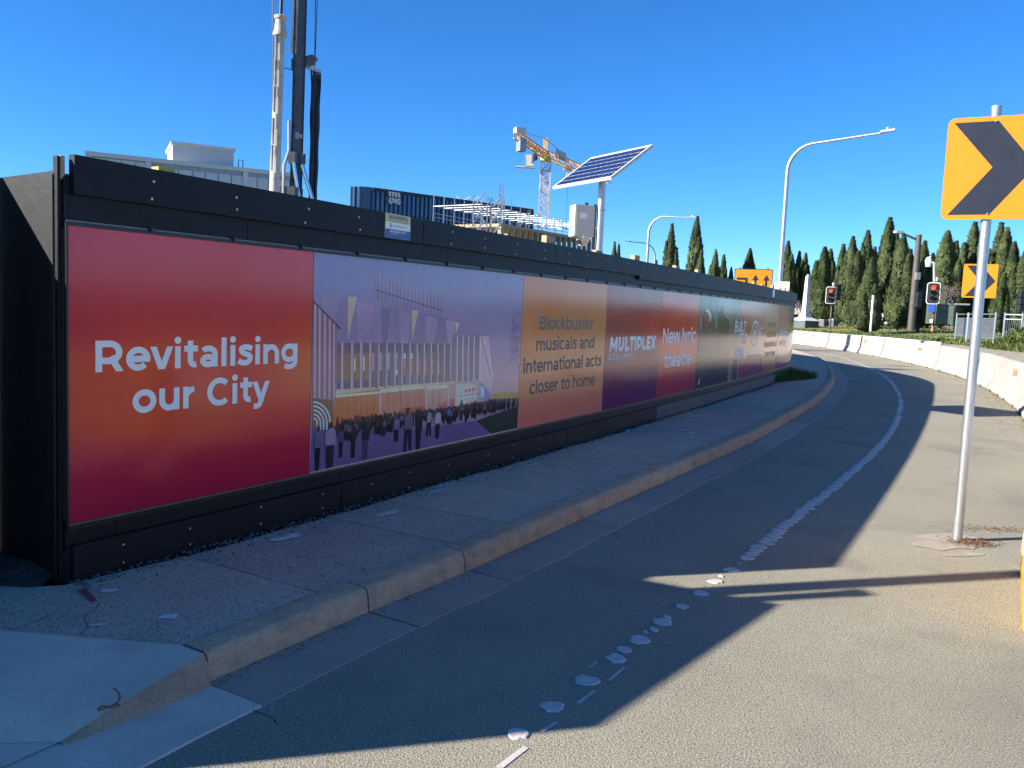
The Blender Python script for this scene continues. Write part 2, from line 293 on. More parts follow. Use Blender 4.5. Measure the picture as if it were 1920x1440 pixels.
PIC=[
(1,(150,145,90),[(4.241,0.821),(4.426,0.827),(4.771,0.796),(4.775,0.738),(4.239,0.77)]),
(1,(118,116,162),[(1.795,1.69),(2.066,1.683),(2.47,1.665),(3.398,1.53),(3.71,1.476),(3.719,1.425),(4.139,1.371),(4.149,1.242),(4.224,1.225),(4.258,0.993),(4.225,0.833),(3.968,0.948),(3.56,0.985),(2.055,0.996),(1.812,1.001)]),
(2,(126,122,166),[(1.88,1.674),(2.041,1.657),(2.009,1.337),(1.908,1.339)]),
(2,(132,126,170),[(2.249,1.636),(2.453,1.615),(2.417,1.331),(2.279,1.333)]),
(2,(108,108,152),[(2.532,1.606),(2.653,1.594),(2.615,1.328),(2.564,1.329)]),
(2,(130,125,166),[(2.757,1.583),(2.93,1.565),(2.888,1.323),(2.791,1.325)]),
(2,(140,134,172),[(3.111,1.547),(3.301,1.527),(3.253,1.317),(3.147,1.319)]),
(2,(146,138,174),[(3.424,1.514),(3.577,1.498),(3.525,1.313),(3.462,1.314)]),
(3,(182,158,150),[(2.15,1.672),(2.248,1.67),(2.159,1.347)]),
(3,(188,164,158),[(2.929,1.587),(3.018,1.583),(2.942,1.336)]),
(3,(190,168,165),[(3.578,1.496),(3.643,1.485),(3.58,1.386)]),
(3,(126,122,166),[(2.462,1.857),(3.388,1.695),(3.398,1.53),(2.47,1.662)]),
(4,(104,104,148),[(2.477,1.852),(2.495,1.849),(2.504,1.661),(2.486,1.663)]),
(4,(104,104,148),[(2.523,1.844),(2.541,1.841),(2.549,1.654),(2.531,1.656)]),
(4,(104,104,148),[(2.569,1.836),(2.587,1.833),(2.596,1.647),(2.577,1.649)]),
(4,(104,104,148),[(2.615,1.828),(2.634,1.825),(2.642,1.641),(2.624,1.643)]),
(4,(104,104,148),[(2.662,1.82),(2.681,1.817),(2.69,1.634),(2.671,1.636)]),
(4,(104,104,148),[(2.71,1.811),(2.729,1.808),(2.738,1.627),(2.719,1.629)]),
(4,(104,104,148),[(2.759,1.803),(2.778,1.8),(2.787,1.62),(2.768,1.622)]),
(4,(104,104,148),[(2.808,1.794),(2.827,1.791),(2.836,1.613),(2.817,1.615)]),
(4,(104,104,148),[(2.857,1.786),(2.877,1.782),(2.886,1.606),(2.867,1.608)]),
(4,(104,104,148),[(2.908,1.777),(2.927,1.774),(2.937,1.599),(2.917,1.601)]),
(4,(104,104,148),[(2.959,1.768),(2.979,1.765),(2.988,1.592),(2.968,1.594)]),
(4,(104,104,148),[(3.01,1.759),(3.031,1.756),(3.04,1.584),(3.02,1.586)]),
(4,(104,104,148),[(3.063,1.75),(3.083,1.746),(3.093,1.577),(3.072,1.579)]),
(4,(104,104,148),[(3.116,1.74),(3.137,1.737),(3.147,1.569),(3.126,1.571)]),
(4,(104,104,148),[(3.17,1.731),(3.191,1.728),(3.201,1.561),(3.18,1.564)]),
(4,(104,104,148),[(3.224,1.721),(3.246,1.718),(3.256,1.554),(3.234,1.556)]),
(4,(104,104,148),[(3.28,1.712),(3.302,1.708),(3.312,1.546),(3.29,1.548)]),
(4,(104,104,148),[(3.336,1.702),(3.358,1.698),(3.368,1.538),(3.346,1.54)]),
(5,(70,70,105),[(2.467,1.736),(3.395,1.589),(3.395,1.581),(2.467,1.728)]),
(3,(92,86,112),[(2.043,1.339),(2.485,1.332),(3.513,1.305),(3.573,0.984),(2.055,1.002)]),
(4,(196,128,112),[(2.834,1.24),(3.343,1.233),(3.359,1.052),(2.847,1.063)]),
(4,(226,196,180),[(2.838,1.244),(3.343,1.236),(3.346,1.191),(2.84,1.201)]),
(4,(150,140,150),[(2.43,1.257),(2.774,1.248),(2.78,1.118),(2.436,1.121)]),
(4,(206,206,220),[(2.734,1.198),(2.776,1.196),(2.782,1.08),(2.74,1.075)]),
(4,(120,105,95),[(2.055,1.261),(2.411,1.257),(2.42,1.047),(2.062,1.061)]),
(4,(214,196,150),[(2.225,1.226),(2.252,1.225),(2.256,1.129),(2.229,1.13)]),
(4,(200,190,180),[(2.332,1.235),(2.355,1.234),(2.359,1.124),(2.336,1.125)]),
(5,(76,80,118),[(2.053,1.061),(3.556,1.035),(3.568,0.982),(2.055,1.001)]),
(6,(170,158,186),[(2.09,1.346),(2.106,1.345),(2.119,1.0),(2.097,0.999)]),
(6,(120,112,142),[(2.106,1.345),(2.12,1.336),(2.129,1.016),(2.119,1.0)]),
(6,(170,158,186),[(2.197,1.344),(2.213,1.344),(2.227,0.995),(2.205,0.994)]),
(6,(120,112,142),[(2.213,1.344),(2.228,1.334),(2.237,1.009),(2.227,0.995)]),
(6,(170,158,186),[(2.299,1.342),(2.316,1.342),(2.331,0.991),(2.308,0.99)]),
(6,(120,112,142),[(2.316,1.342),(2.332,1.332),(2.341,1.003),(2.331,0.991)]),
(6,(170,158,186),[(2.405,1.341),(2.422,1.341),(2.438,0.987),(2.415,0.986)]),
(6,(120,112,142),[(2.422,1.341),(2.438,1.331),(2.449,0.996),(2.438,0.987)]),
(6,(98,98,126),[(2.466,1.315),(2.512,1.333),(2.524,0.981),(2.476,0.994)]),
(7,(182,170,196),[(2.512,1.333),(2.527,1.327),(2.538,0.986),(2.524,0.981)]),
(6,(98,98,126),[(2.563,1.314),(2.61,1.332),(2.623,0.981),(2.574,0.995)]),
(7,(182,170,196),[(2.61,1.332),(2.625,1.325),(2.637,0.986),(2.623,0.981)]),
(6,(98,98,126),[(2.664,1.312),(2.713,1.33),(2.726,0.982),(2.675,0.995)]),
(7,(182,170,196),[(2.713,1.33),(2.728,1.323),(2.74,0.986),(2.726,0.982)]),
(6,(98,98,126),[(2.758,1.31),(2.808,1.329),(2.821,0.982),(2.769,0.995)]),
(7,(182,170,196),[(2.808,1.329),(2.823,1.322),(2.836,0.986),(2.821,0.982)]),
(6,(98,98,126),[(2.861,1.308),(2.912,1.327),(2.926,0.982),(2.872,0.995)]),
(7,(182,170,196),[(2.912,1.327),(2.928,1.32),(2.941,0.986),(2.926,0.982)]),
(6,(98,98,126),[(2.957,1.306),(3.01,1.325),(3.024,0.982),(2.969,0.996)]),
(7,(182,170,196),[(3.01,1.325),(3.026,1.318),(3.039,0.986),(3.024,0.982)]),
(6,(98,98,126),[(3.054,1.305),(3.107,1.324),(3.122,0.982),(3.066,0.996)]),
(7,(182,170,196),[(3.107,1.324),(3.124,1.317),(3.138,0.986),(3.122,0.982)]),
(6,(98,98,126),[(3.153,1.303),(3.208,1.322),(3.223,0.982),(3.166,0.996)]),
(7,(182,170,196),[(3.208,1.322),(3.225,1.315),(3.24,0.986),(3.223,0.982)]),
(6,(98,98,126),[(3.252,1.301),(3.309,1.321),(3.324,0.982),(3.265,0.996)]),
(7,(182,170,196),[(3.309,1.321),(3.326,1.313),(3.341,0.987),(3.324,0.982)]),
(6,(98,98,126),[(3.349,1.299),(3.407,1.319),(3.423,0.982),(3.363,0.996)]),
(7,(182,170,196),[(3.407,1.319),(3.425,1.312),(3.44,0.987),(3.423,0.982)]),
(6,(98,98,126),[(3.443,1.298),(3.502,1.318),(3.519,0.982),(3.457,0.997)]),
(7,(182,170,196),[(3.502,1.318),(3.52,1.31),(3.536,0.987),(3.519,0.982)]),
(6,(112,110,140),[(3.535,1.361),(3.601,1.383),(3.618,0.975),(3.545,0.977)]),
(7,(196,182,204),[(3.601,1.383),(3.62,1.374),(3.638,0.978),(3.618,0.975)]),
(6,(112,110,140),[(3.626,1.36),(3.693,1.382),(3.71,0.97),(3.636,0.972)]),
(7,(196,182,204),[(3.693,1.382),(3.712,1.373),(3.732,0.973),(3.71,0.97)]),
(6,(112,110,140),[(3.716,1.359),(3.784,1.381),(3.803,0.964),(3.727,0.967)]),
(7,(196,182,204),[(3.784,1.381),(3.804,1.373),(3.824,0.968),(3.803,0.964)]),
(6,(112,110,140),[(3.81,1.358),(3.88,1.381),(3.9,0.959),(3.822,0.962)]),
(7,(196,182,204),[(3.88,1.381),(3.9,1.372),(3.922,0.962),(3.9,0.959)]),
(6,(112,110,140),[(3.91,1.357),(3.982,1.38),(4.002,0.953),(3.922,0.956)]),
(7,(196,182,204),[(3.982,1.38),(4.002,1.371),(4.025,0.957),(4.002,0.953)]),
(4,(184,166,190),[(3.994,1.365),(4.139,1.367),(4.258,0.993),(4.225,0.833),(4.002,0.958)]),
(5,(128,116,150),[(4.0,1.362),(4.023,1.356),(4.222,0.995),(4.204,0.993)]),
(6,(116,98,118),[(1.795,1.626),(2.083,1.436),(2.037,1.43),(2.037,0.933),(1.805,0.967)]),
(7,(172,152,180),[(1.801,1.613),(1.819,1.602),(1.834,0.954),(1.818,0.957)]),
(7,(172,152,180),[(1.849,1.582),(1.867,1.571),(1.882,0.95),(1.865,0.954)]),
(7,(172,152,180),[(1.901,1.547),(1.919,1.536),(1.934,0.946),(1.917,0.95)]),
(7,(172,152,180),[(1.952,1.514),(1.971,1.503),(1.985,0.943),(1.968,0.946)]),
(7,(172,152,180),[(1.999,1.483),(2.018,1.472),(2.031,0.939),(2.014,0.943)]),
(8,(66,62,84),[(1.795,1.634),(2.083,1.444),(2.083,1.43),(1.795,1.618)]),
(6,(104,90,80),[(1.801,0.962),(2.016,0.931),(2.023,0.737),(1.804,0.759)]),
(7,(196,184,200),[(1.864,0.732),(1.863,0.779),(1.862,0.787),(1.859,0.795),(1.854,0.802),(1.848,0.809),(1.841,0.814),(1.833,0.819),(1.824,0.822),(1.815,0.823),(1.816,0.81),(1.822,0.809),(1.828,0.807),(1.833,0.804),(1.838,0.8),(1.842,0.796),(1.845,0.791),(1.847,0.786),(1.848,0.78),(1.849,0.734)]),
(7,(196,184,200),[(1.897,0.729),(1.896,0.775),(1.894,0.789),(1.889,0.803),(1.881,0.815),(1.871,0.827),(1.859,0.837),(1.845,0.844),(1.83,0.849),(1.815,0.852),(1.815,0.839),(1.827,0.837),(1.84,0.833),(1.851,0.827),(1.861,0.819),(1.869,0.809),(1.875,0.799),(1.879,0.788),(1.881,0.777),(1.882,0.73)]),
(7,(196,184,200),[(1.931,0.725),(1.93,0.772),(1.927,0.792),(1.92,0.811),(1.908,0.829),(1.894,0.845),(1.876,0.859),(1.857,0.87),(1.835,0.877),(1.814,0.881),(1.814,0.868),(1.833,0.865),(1.851,0.858),(1.868,0.849),(1.884,0.837),(1.896,0.823),(1.906,0.807),(1.912,0.791),(1.914,0.774),(1.916,0.727)]),
(7,(196,184,200),[(1.965,0.722),(1.963,0.769),(1.96,0.794),(1.95,0.819),(1.936,0.843),(1.917,0.864),(1.894,0.882),(1.868,0.895),(1.841,0.905),(1.813,0.909),(1.813,0.897),(1.838,0.892),(1.863,0.884),(1.886,0.871),(1.906,0.855),(1.924,0.837),(1.937,0.816),(1.945,0.793),(1.948,0.77),(1.95,0.723)]),
(7,(196,184,200),[(1.999,0.718),(1.998,0.765),(1.993,0.797),(1.982,0.828),(1.964,0.857),(1.94,0.882),(1.912,0.904),(1.88,0.921),(1.846,0.932),(1.812,0.938),(1.812,0.925),(1.844,0.92),(1.875,0.909),(1.904,0.894),(1.93,0.874),(1.951,0.85),(1.968,0.824),(1.978,0.796),(1.982,0.767),(1.984,0.72)]),
(4,(206,108,74),[(2.036,0.968),(2.55,0.977),(2.561,0.746),(2.021,0.737)]),
(4,(204,120,106),[(2.56,0.977),(3.167,0.968),(3.18,0.757),(2.571,0.745)]),
(4,(214,146,142),[(3.167,0.968),(3.627,0.956),(3.64,0.749),(3.18,0.757)]),
(5,(240,212,184),[(2.043,0.964),(2.545,0.96),(2.546,0.94),(2.043,0.945)]),
(5,(240,212,184),[(2.56,0.974),(2.798,0.972),(2.8,0.942),(2.562,0.945)]),
(5,(240,212,184),[(2.809,0.971),(3.144,0.969),(3.145,0.942),(2.81,0.945)]),
(5,(240,212,184),[(3.18,0.959),(3.472,0.957),(3.474,0.927),(3.181,0.931)]),
(6,(216,176,150),[(2.038,1.002),(2.539,0.996),(3.981,0.971),(3.996,0.952),(2.54,0.978),(2.039,0.965)]),
(5,(150,78,66),[(2.098,0.952),(2.103,0.952),(2.11,0.766),(2.105,0.767)]),
(5,(150,78,66),[(2.169,0.951),(2.175,0.95),(2.182,0.765),(2.176,0.766)]),
(5,(150,78,66),[(2.242,0.949),(2.248,0.948),(2.255,0.764),(2.249,0.765)]),
(5,(150,78,66),[(2.316,0.947),(2.322,0.947),(2.33,0.763),(2.324,0.764)]),
(5,(150,78,66),[(2.392,0.945),(2.398,0.945),(2.406,0.762),(2.4,0.762)]),
(5,(150,78,66),[(2.47,0.944),(2.476,0.943),(2.484,0.761),(2.478,0.761)]),
(5,(150,78,66),[(2.64,0.94),(2.646,0.939),(2.655,0.758),(2.649,0.758)]),
(5,(150,78,66),[(2.723,0.938),(2.729,0.937),(2.738,0.757),(2.732,0.757)]),
(5,(150,78,66),[(2.808,0.936),(2.814,0.935),(2.823,0.755),(2.817,0.756)]),
(5,(150,78,66),[(2.905,0.933),(2.912,0.933),(2.921,0.754),(2.915,0.754)]),
(5,(150,78,66),[(2.994,0.931),(3.001,0.931),(3.01,0.752),(3.004,0.753)]),
(5,(150,78,66),[(3.085,0.929),(3.092,0.929),(3.102,0.751),(3.095,0.751)]),
(5,(150,78,66),[(3.261,0.925),(3.268,0.924),(3.279,0.748),(3.272,0.749)]),
(5,(150,78,66),[(3.358,0.923),(3.366,0.922),(3.377,0.746),(3.369,0.747)]),
(5,(178,96,104),[(3.334,0.781),(3.481,0.819),(3.622,0.83),(3.627,0.758),(3.336,0.753)]),
(5,(160,82,80),[(2.817,0.803),(3.166,0.795),(3.168,0.758),(2.819,0.764)]),
(6,(186,172,192),[(2.541,0.972),(2.561,0.97),(2.569,0.748),(2.553,0.749)]),
(6,(186,172,192),[(3.147,0.959),(3.17,0.957),(3.18,0.753),(3.161,0.754)]),
(6,(186,172,192),[(3.483,0.953),(3.508,0.951),(3.518,0.759),(3.497,0.761)]),
(6,(186,172,192),[(3.596,0.952),(3.622,0.95),(3.632,0.757),(3.611,0.759)]),
(6,(186,172,192),[(3.977,0.95),(4.005,0.949),(4.014,0.787),(3.991,0.788)]),
(5,(222,190,186),[(3.619,0.95),(3.968,0.945),(3.98,0.789),(3.632,0.757)]),
(6,(176,98,92),[(3.751,0.887),(3.957,0.906),(3.959,0.873),(3.779,0.87)]),
(6,(246,238,236),[(3.688,0.833),(3.977,0.835),(3.977,0.824),(3.689,0.821)]),
(6,(150,140,180),[(3.687,0.845),(3.976,0.848),(3.976,0.839),(3.688,0.834)]),
(7,(244,230,228),[(3.729,0.929),(3.74,0.929),(3.748,0.811),(3.738,0.806)]),
(7,(244,230,228),[(3.797,0.925),(3.808,0.924),(3.817,0.806),(3.806,0.801)]),
(7,(244,230,228),[(3.866,0.921),(3.877,0.92),(3.886,0.801),(3.875,0.796)]),
(7,(244,230,228),[(3.931,0.917),(3.942,0.916),(3.951,0.796),(3.94,0.791)]),
(5,(124,132,182),[(4.021,0.933),(4.222,0.833),(4.228,0.766),(4.032,0.781)]),
(6,(190,196,232),[(4.034,0.914),(4.094,0.887),(4.1,0.803),(4.042,0.8)]),
(5,(92,82,132),[(1.804,0.759),(2.021,0.74),(2.571,0.745),(3.632,0.753),(4.245,0.77),(4.775,0.747),(4.775,0.664),(3.98,0.593),(4.258,0.44),(1.795,0.44)]),
(6,(130,114,146),[(2.572,0.709),(3.628,0.736),(4.759,0.74),(4.766,0.665),(3.98,0.593),(3.003,0.613)]),
(7,(46,54,52),[(3.98,0.593),(4.775,0.666),(4.775,0.44),(4.258,0.44)]),
(7,(76,92,72),[(4.675,0.749),(4.775,0.747),(4.775,0.666),(4.649,0.667)]),
]
CROWD=[(2.297,0.725,0.066,(60,54,60),(34,30,42)),(2.26,0.724,0.067,(70,70,96),(34,30,42)),(2.312,0.723,0.066,(96,100,136),(34,30,42)),(2.337,0.723,0.066,(34,30,42),(34,30,42)),(2.45,0.721,0.064,(44,42,56),(34,30,42)),(2.516,0.719,0.064,(34,30,42),(34,30,42)),(2.554,0.715,0.066,(28,26,38),(34,30,42)),(2.697,0.713,0.064,(34,30,42),(34,30,42)),(2.768,0.711,0.064,(34,30,42),(34,30,42)),(2.633,0.709,0.069,(44,42,56),(34,30,42)),(2.568,0.709,0.07,(34,30,42),(34,30,42)),(2.396,0.706,0.076,(96,100,136),(34,30,42)),(2.583,0.705,0.073,(44,42,56),(34,30,42)),(2.153,0.704,0.082,(28,26,38),(34,30,42)),(2.862,0.702,0.068,(60,54,60),(34,30,42)),(2.349,0.701,0.081,(96,100,136),(34,30,42)),(2.345,0.7,0.082,(34,30,42),(34,30,42)),(3.032,0.698,0.067,(96,100,136),(34,30,42)),(3.124,0.697,0.065,(34,30,42),(34,30,42)),(2.644,0.695,0.079,(60,54,60),(34,30,42)),(2.749,0.695,0.077,(34,30,42),(34,30,42)),(2.841,0.695,0.075,(34,30,42),(34,30,42)),(3.025,0.695,0.07,(34,30,42),(34,30,42)),(2.971,0.693,0.073,(44,42,56),(34,30,42)),(2.987,0.691,0.074,(28,26,38),(34,30,42)),(2.568,0.691,0.084,(34,30,42),(34,30,42)),(2.765,0.69,0.08,(34,30,42),(34,30,42)),(2.519,0.689,0.086,(60,54,60),(34,30,42)),(2.419,0.687,0.089,(60,54,60),(34,30,42)),(2.372,0.686,0.091,(44,42,56),(34,30,42)),(3.273,0.683,0.074,(34,30,42),(34,30,42)),(3.064,0.683,0.079,(96,100,136),(34,30,42)),(3.336,0.682,0.073,(96,100,136),(34,30,42)),(3.754,0.681,0.063,(44,42,56),(34,30,42)),(3.585,0.679,0.069,(34,30,42),(34,30,42)),(3.484,0.678,0.071,(44,42,56),(34,30,42)),(2.305,0.677,0.098,(60,54,60),(34,30,42)),(3.515,0.676,0.073,(70,70,96),(34,30,42)),(2.141,0.676,0.101,(28,26,38),(34,30,42)),(4.017,0.675,0.064,(28,26,38),(34,30,42)),(3.232,0.675,0.083,(44,42,56),(34,30,42)),(2.391,0.674,0.099,(28,26,38),(34,30,42)),(3.748,0.673,0.073,(70,70,96),(34,30,42)),(3.196,0.673,0.085,(70,70,96),(34,30,42)),(3.735,0.672,0.075,(34,30,42),(34,30,42)),(2.398,0.67,0.102,(96,100,136),(34,30,42)),(4.111,0.669,0.072,(34,30,42),(34,30,42)),(4.364,0.669,0.064,(34,30,42),(34,30,42)),(3.987,0.669,0.074,(34,30,42),(34,30,42)),(4.136,0.668,0.073,(28,26,38),(34,30,42)),(4.03,0.667,0.076,(28,26,38),(34,30,42)),(2.226,0.667,0.106,(34,30,42),(34,30,42)),(4.287,0.667,0.07,(28,26,38),(34,30,42)),(4.543,0.666,0.063,(44,42,56),(34,30,42)),(4.021,0.666,0.078,(28,26,38),(34,30,42)),(4.663,0.664,0.063,(70,70,96),(34,30,42)),(4.181,0.664,0.078,(96,100,136),(34,30,42)),(3.95,0.664,0.082,(96,100,136),(34,30,42)),(4.353,0.664,0.075,(28,26,38),(34,30,42)),(4.468,0.663,0.073,(34,30,42),(34,30,42)),(4.689,0.662,0.068,(28,26,38),(34,30,42)),(4.357,0.662,0.078,(70,70,96),(34,30,42)),(2.919,0.661,0.101,(96,100,136),(34,30,42)),(3.771,0.661,0.088,(34,30,42),(34,30,42)),(2.159,0.66,0.111,(44,42,56),(34,30,42)),(2.413,0.66,0.109,(34,30,42),(34,30,42)),(4.402,0.66,0.082,(34,30,42),(34,30,42)),(3.461,0.659,0.093,(70,70,96),(34,30,42)),(2.782,0.659,0.105,(96,100,136),(34,30,42)),(4.18,0.658,0.089,(28,26,38),(34,30,42)),(4.556,0.658,0.084,(34,30,42),(34,30,42)),(3.86,0.658,0.091,(70,70,96),(34,30,42)),(4.277,0.656,0.092,(34,30,42),(34,30,42)),(4.377,0.656,0.091,(28,26,38),(34,30,42)),(3.973,0.656,0.094,(96,100,136),(34,30,42)),(4.381,0.655,0.093,(44,42,56),(34,30,42)),(3.252,0.653,0.103,(60,54,60),(34,30,42)),(4.397,0.652,0.099,(28,26,38),(34,30,42)),(3.413,0.652,0.102,(34,30,42),(34,30,42)),(3.654,0.652,0.1,(44,42,56),(34,30,42)),(4.564,0.651,0.102,(34,30,42),(34,30,42)),(4.587,0.651,0.102,(34,30,42),(34,30,42)),(2.97,0.65,0.11,(28,26,38),(34,30,42)),(4.252,0.649,0.105,(28,26,38),(34,30,42)),(4.008,0.649,0.104,(34,30,42),(34,30,42)),(3.46,0.648,0.105,(70,70,96),(34,30,42)),(3.517,0.647,0.105,(70,70,96),(34,30,42)),(3.577,0.645,0.108,(34,30,42),(34,30,42)),(4.324,0.645,0.113,(28,26,38),(34,30,42)),(4.496,0.644,0.119,(34,30,42),(34,30,42)),(2.83,0.644,0.117,(96,100,136),(34,30,42)),(2.922,0.643,0.117,(28,26,38),(34,30,42)),(2.528,0.643,0.12,(60,54,60),(34,30,42)),(3.518,0.642,0.111,(96,100,136),(34,30,42)),(4.316,0.642,0.119,(28,26,38),(34,30,42)),(3.361,0.642,0.113,(28,26,38),(34,30,42)),(3.242,0.642,0.114,(34,30,42),(34,30,42)),(4.119,0.641,0.117,(96,100,136),(34,30,42)),(4.148,0.64,0.119,(34,30,42),(34,30,42)),(4.032,0.64,0.117,(34,30,42),(34,30,42)),(2.987,0.638,0.12,(34,30,42),(34,30,42)),(3.594,0.637,0.117,(60,54,60),(34,30,42)),(4.283,0.637,0.127,(44,42,56),(34,30,42)),(3.901,0.635,0.123,(28,26,38),(34,30,42)),(3.501,0.633,0.12,(44,42,56),(34,30,42)),(2.504,0.629,0.13,(34,30,42),(34,30,42)),(2.102,0.628,0.133,(34,30,42),(34,30,42)),(2.207,0.628,0.132,(34,30,42),(34,30,42)),(3.83,0.625,0.135,(34,30,42),(34,30,42)),(3.494,0.625,0.129,(44,42,56),(34,30,42)),(3.907,0.625,0.137,(34,30,42),(34,30,42)),(2.937,0.622,0.134,(96,100,136),(34,30,42)),(3.547,0.622,0.133,(28,26,38),(34,30,42)),(2.707,0.62,0.137,(28,26,38),(34,30,42)),(2.177,0.619,0.138,(70,70,96),(34,30,42)),(2.252,0.618,0.139,(96,100,136),(34,30,42)),(3.616,0.617,0.14,(34,30,42),(34,30,42)),(3.438,0.615,0.14,(44,42,56),(34,30,42)),(2.609,0.612,0.143,(34,30,42),(34,30,42)),(2.588,0.608,0.146,(34,30,42),(34,30,42)),(2.108,0.502,0.23,(74,70,100),(34,30,42)),(2.245,0.478,0.283,(42,36,46),(40,34,44)),(2.387,0.45,0.295,(40,36,46),(70,66,100)),(2.767,0.539,0.217,(100,104,146),(34,30,42)),(1.862,0.44,0.325,(88,90,128),(30,26,46)),(1.992,0.44,0.335,(128,124,160),(46,38,54)),(2.924,0.44,0.363,(84,90,112),(34,32,52)),(3.07,0.44,0.344,(34,32,40),(34,32,52)),(3.216,0.532,0.239,(124,126,152),(30,28,44)),(3.346,0.499,0.262,(150,150,178),(34,32,50)),(3.513,0.602,0.166,(70,90,150),(34,30,42)),(3.716,0.619,0.184,(80,80,88),(40,38,44)),(3.798,0.596,0.163,(34,30,42),(34,30,42)),(3.95,0.611,0.166,(30,28,36),(34,30,42)),(4.287,0.634,0.133,(30,28,36),(34,30,42))]
PIC6=[
(1,(52,58,66),[(11.055,1.34),(10.991,1.619),(11.183,1.648),(11.274,1.689),(11.411,1.759),(11.63,1.722),(11.73,1.64),(12.044,1.601),(12.198,1.331),(12.325,0.838),(10.963,0.888)]),
(2,(120,60,58),[(11.258,1.649),(11.424,1.705),(11.594,1.652),(11.65,1.529),(11.492,1.419),(11.302,1.46)]),
(3,(210,208,214),[(11.361,1.751),(11.547,1.734),(11.7,1.654),(11.701,1.543),(11.631,1.543),(11.571,1.638),(11.424,1.705),(11.324,1.69)]),
(1,(58,58,64),[(12.285,1.33),(12.162,1.758),(12.241,1.831),(12.409,1.863),(12.567,1.831),(12.661,1.664),(13.005,1.593),(13.162,1.262),(13.226,0.804),(12.354,0.837)]),
(2,(74,60,58),[(12.281,1.746),(12.428,1.792),(12.562,1.736),(12.587,1.532),(12.456,1.459),(12.337,1.531)]),
(4,(172,172,188),[(11.027,1.633),(11.083,1.607),(11.117,1.393),(11.078,1.393)]),
(4,(172,172,188),[(11.678,1.853),(11.791,1.835),(11.849,1.753),(11.832,1.669),(11.804,1.671),(11.807,1.749),(11.755,1.823),(11.669,1.844)]),
(4,(172,172,188),[(12.173,1.716),(12.239,1.838),(12.407,1.869),(12.597,1.831),(12.673,1.664),(12.63,1.664),(12.557,1.823),(12.405,1.855),(12.271,1.829),(12.208,1.716)]),
(4,(172,172,188),[(12.677,1.65),(13.017,1.596),(13.007,1.584),(12.668,1.635)]),
(4,(172,172,188),[(11.957,1.72),(12.039,1.686),(12.091,1.417),(12.057,1.417),(12.002,1.678),(11.938,1.71)]),
(4,(172,172,188),[(13.541,1.566),(13.617,1.659),(13.766,1.746),(13.81,1.739),(13.668,1.652),(13.596,1.566)]),
(4,(172,172,188),[(11.704,1.64),(11.989,1.593),(11.981,1.584),(11.706,1.629)]),
(2,(34,42,58),[(10.963,0.888),(13.909,0.842),(13.985,0.4),(11.001,0.4)]),
(3,(120,96,98),[(13.178,0.4),(13.127,0.808),(13.255,1.048),(13.467,1.12),(13.496,0.903),(13.47,0.64),(13.511,0.4)]),
(2,(46,50,60),[(13.467,1.12),(13.702,1.256),(13.888,1.222),(13.985,0.776),(13.516,0.716)]),
(4,(196,200,210),[(11.123,0.504),(11.18,0.582),(11.224,0.607),(11.214,0.539),(11.161,0.488)]),
]
# ------------------------------------------------------------------ plan curves
def integrate():
    p = Vector((-2.28, 4.32, 0)); out = [p.copy()]; ds = .1
    for i in range(420):
        s = (i + .5) * ds; a = R(29.9 - .21 * s if s < 20 else 25.7 - 4.5 * (s - 20) if s < 25 else 3.2 - 1.2 * (s - 25))
        p = p + Vector((math.sin(a), math.cos(a), 0)) * ds; out.append(p.copy())
    return out
HC = Curve(integrate())                       # face of the hoarding
KC = Curve(catmull([(-1.24, 3.48), (-.71, 4.39), (-.24, 5.14), (.59, 6.6), (1.01, 7.33), (1.98, 9.02), (3.05, 10.89), (4.49, 13.66), (6.41, 17.57), (8.77, 23.16), (11.0, 29.62), (12.9, 36.67), (14.0, 44), (14.2, 52), (13, 60), (10, 68)], 10))   # foot of the kerb
LC = Curve(catmull([(-.25, 2.2), (.04, 2.96), (.23, 3.41), (.39, 3.68), (.55, 3.94), (.7, 4.18), (.86, 4.45), (1.02, 4.7), (1.18, 4.95), (1.32, 5.19), (1.48, 5.44), (1.66, 5.73), (2.03, 6.36), (2.48, 7.11), (3.05, 8.05), (3.83, 9.37), (4.99, 11.4), (6.5, 14.3), (8.39, 18.35), (10.16, 22.7), (11.94, 27.7), (14.1, 35.47), (15.2, 41.16), (16.0, 49.13), (15.6, 57), (14, 64)], 5))   # painted edge line
BC = Curve(catmull([(3.6, -6), (3.8, -2), (4.1, 1.0), (4.7, 4.2), (5.6, 7.4), (6.6, 9.9), (7.5, 11.8), (8.45, 13.7), (9.41, 15.6), (10.27, 17.29), (11.24, 19.46), (12.58, 22.59), (14.3, 27.25), (15.46, 31.41), (16.3, 34.9), (17.29, 40.38), (18.0, 45.6), (18.3, 50.23), (18.2, 56), (17, 62), (14, 69), (9, 78), (2, 88)], 5))   # foot of the barriers
def terrain(x, y):
    off, s = BC.near(x, y)
    if off < .9: return 0.0
    z = 1.1 * (1 - math.exp(-((off - .9) * .19)))
    return z + .008 * max(0, off - 8)
def ter_off(off):
    if off < .9: return 0.0
    return 1.1 * (1 - math.exp(-((off - .9) * .19))) + .008 * max(0, off - 8)

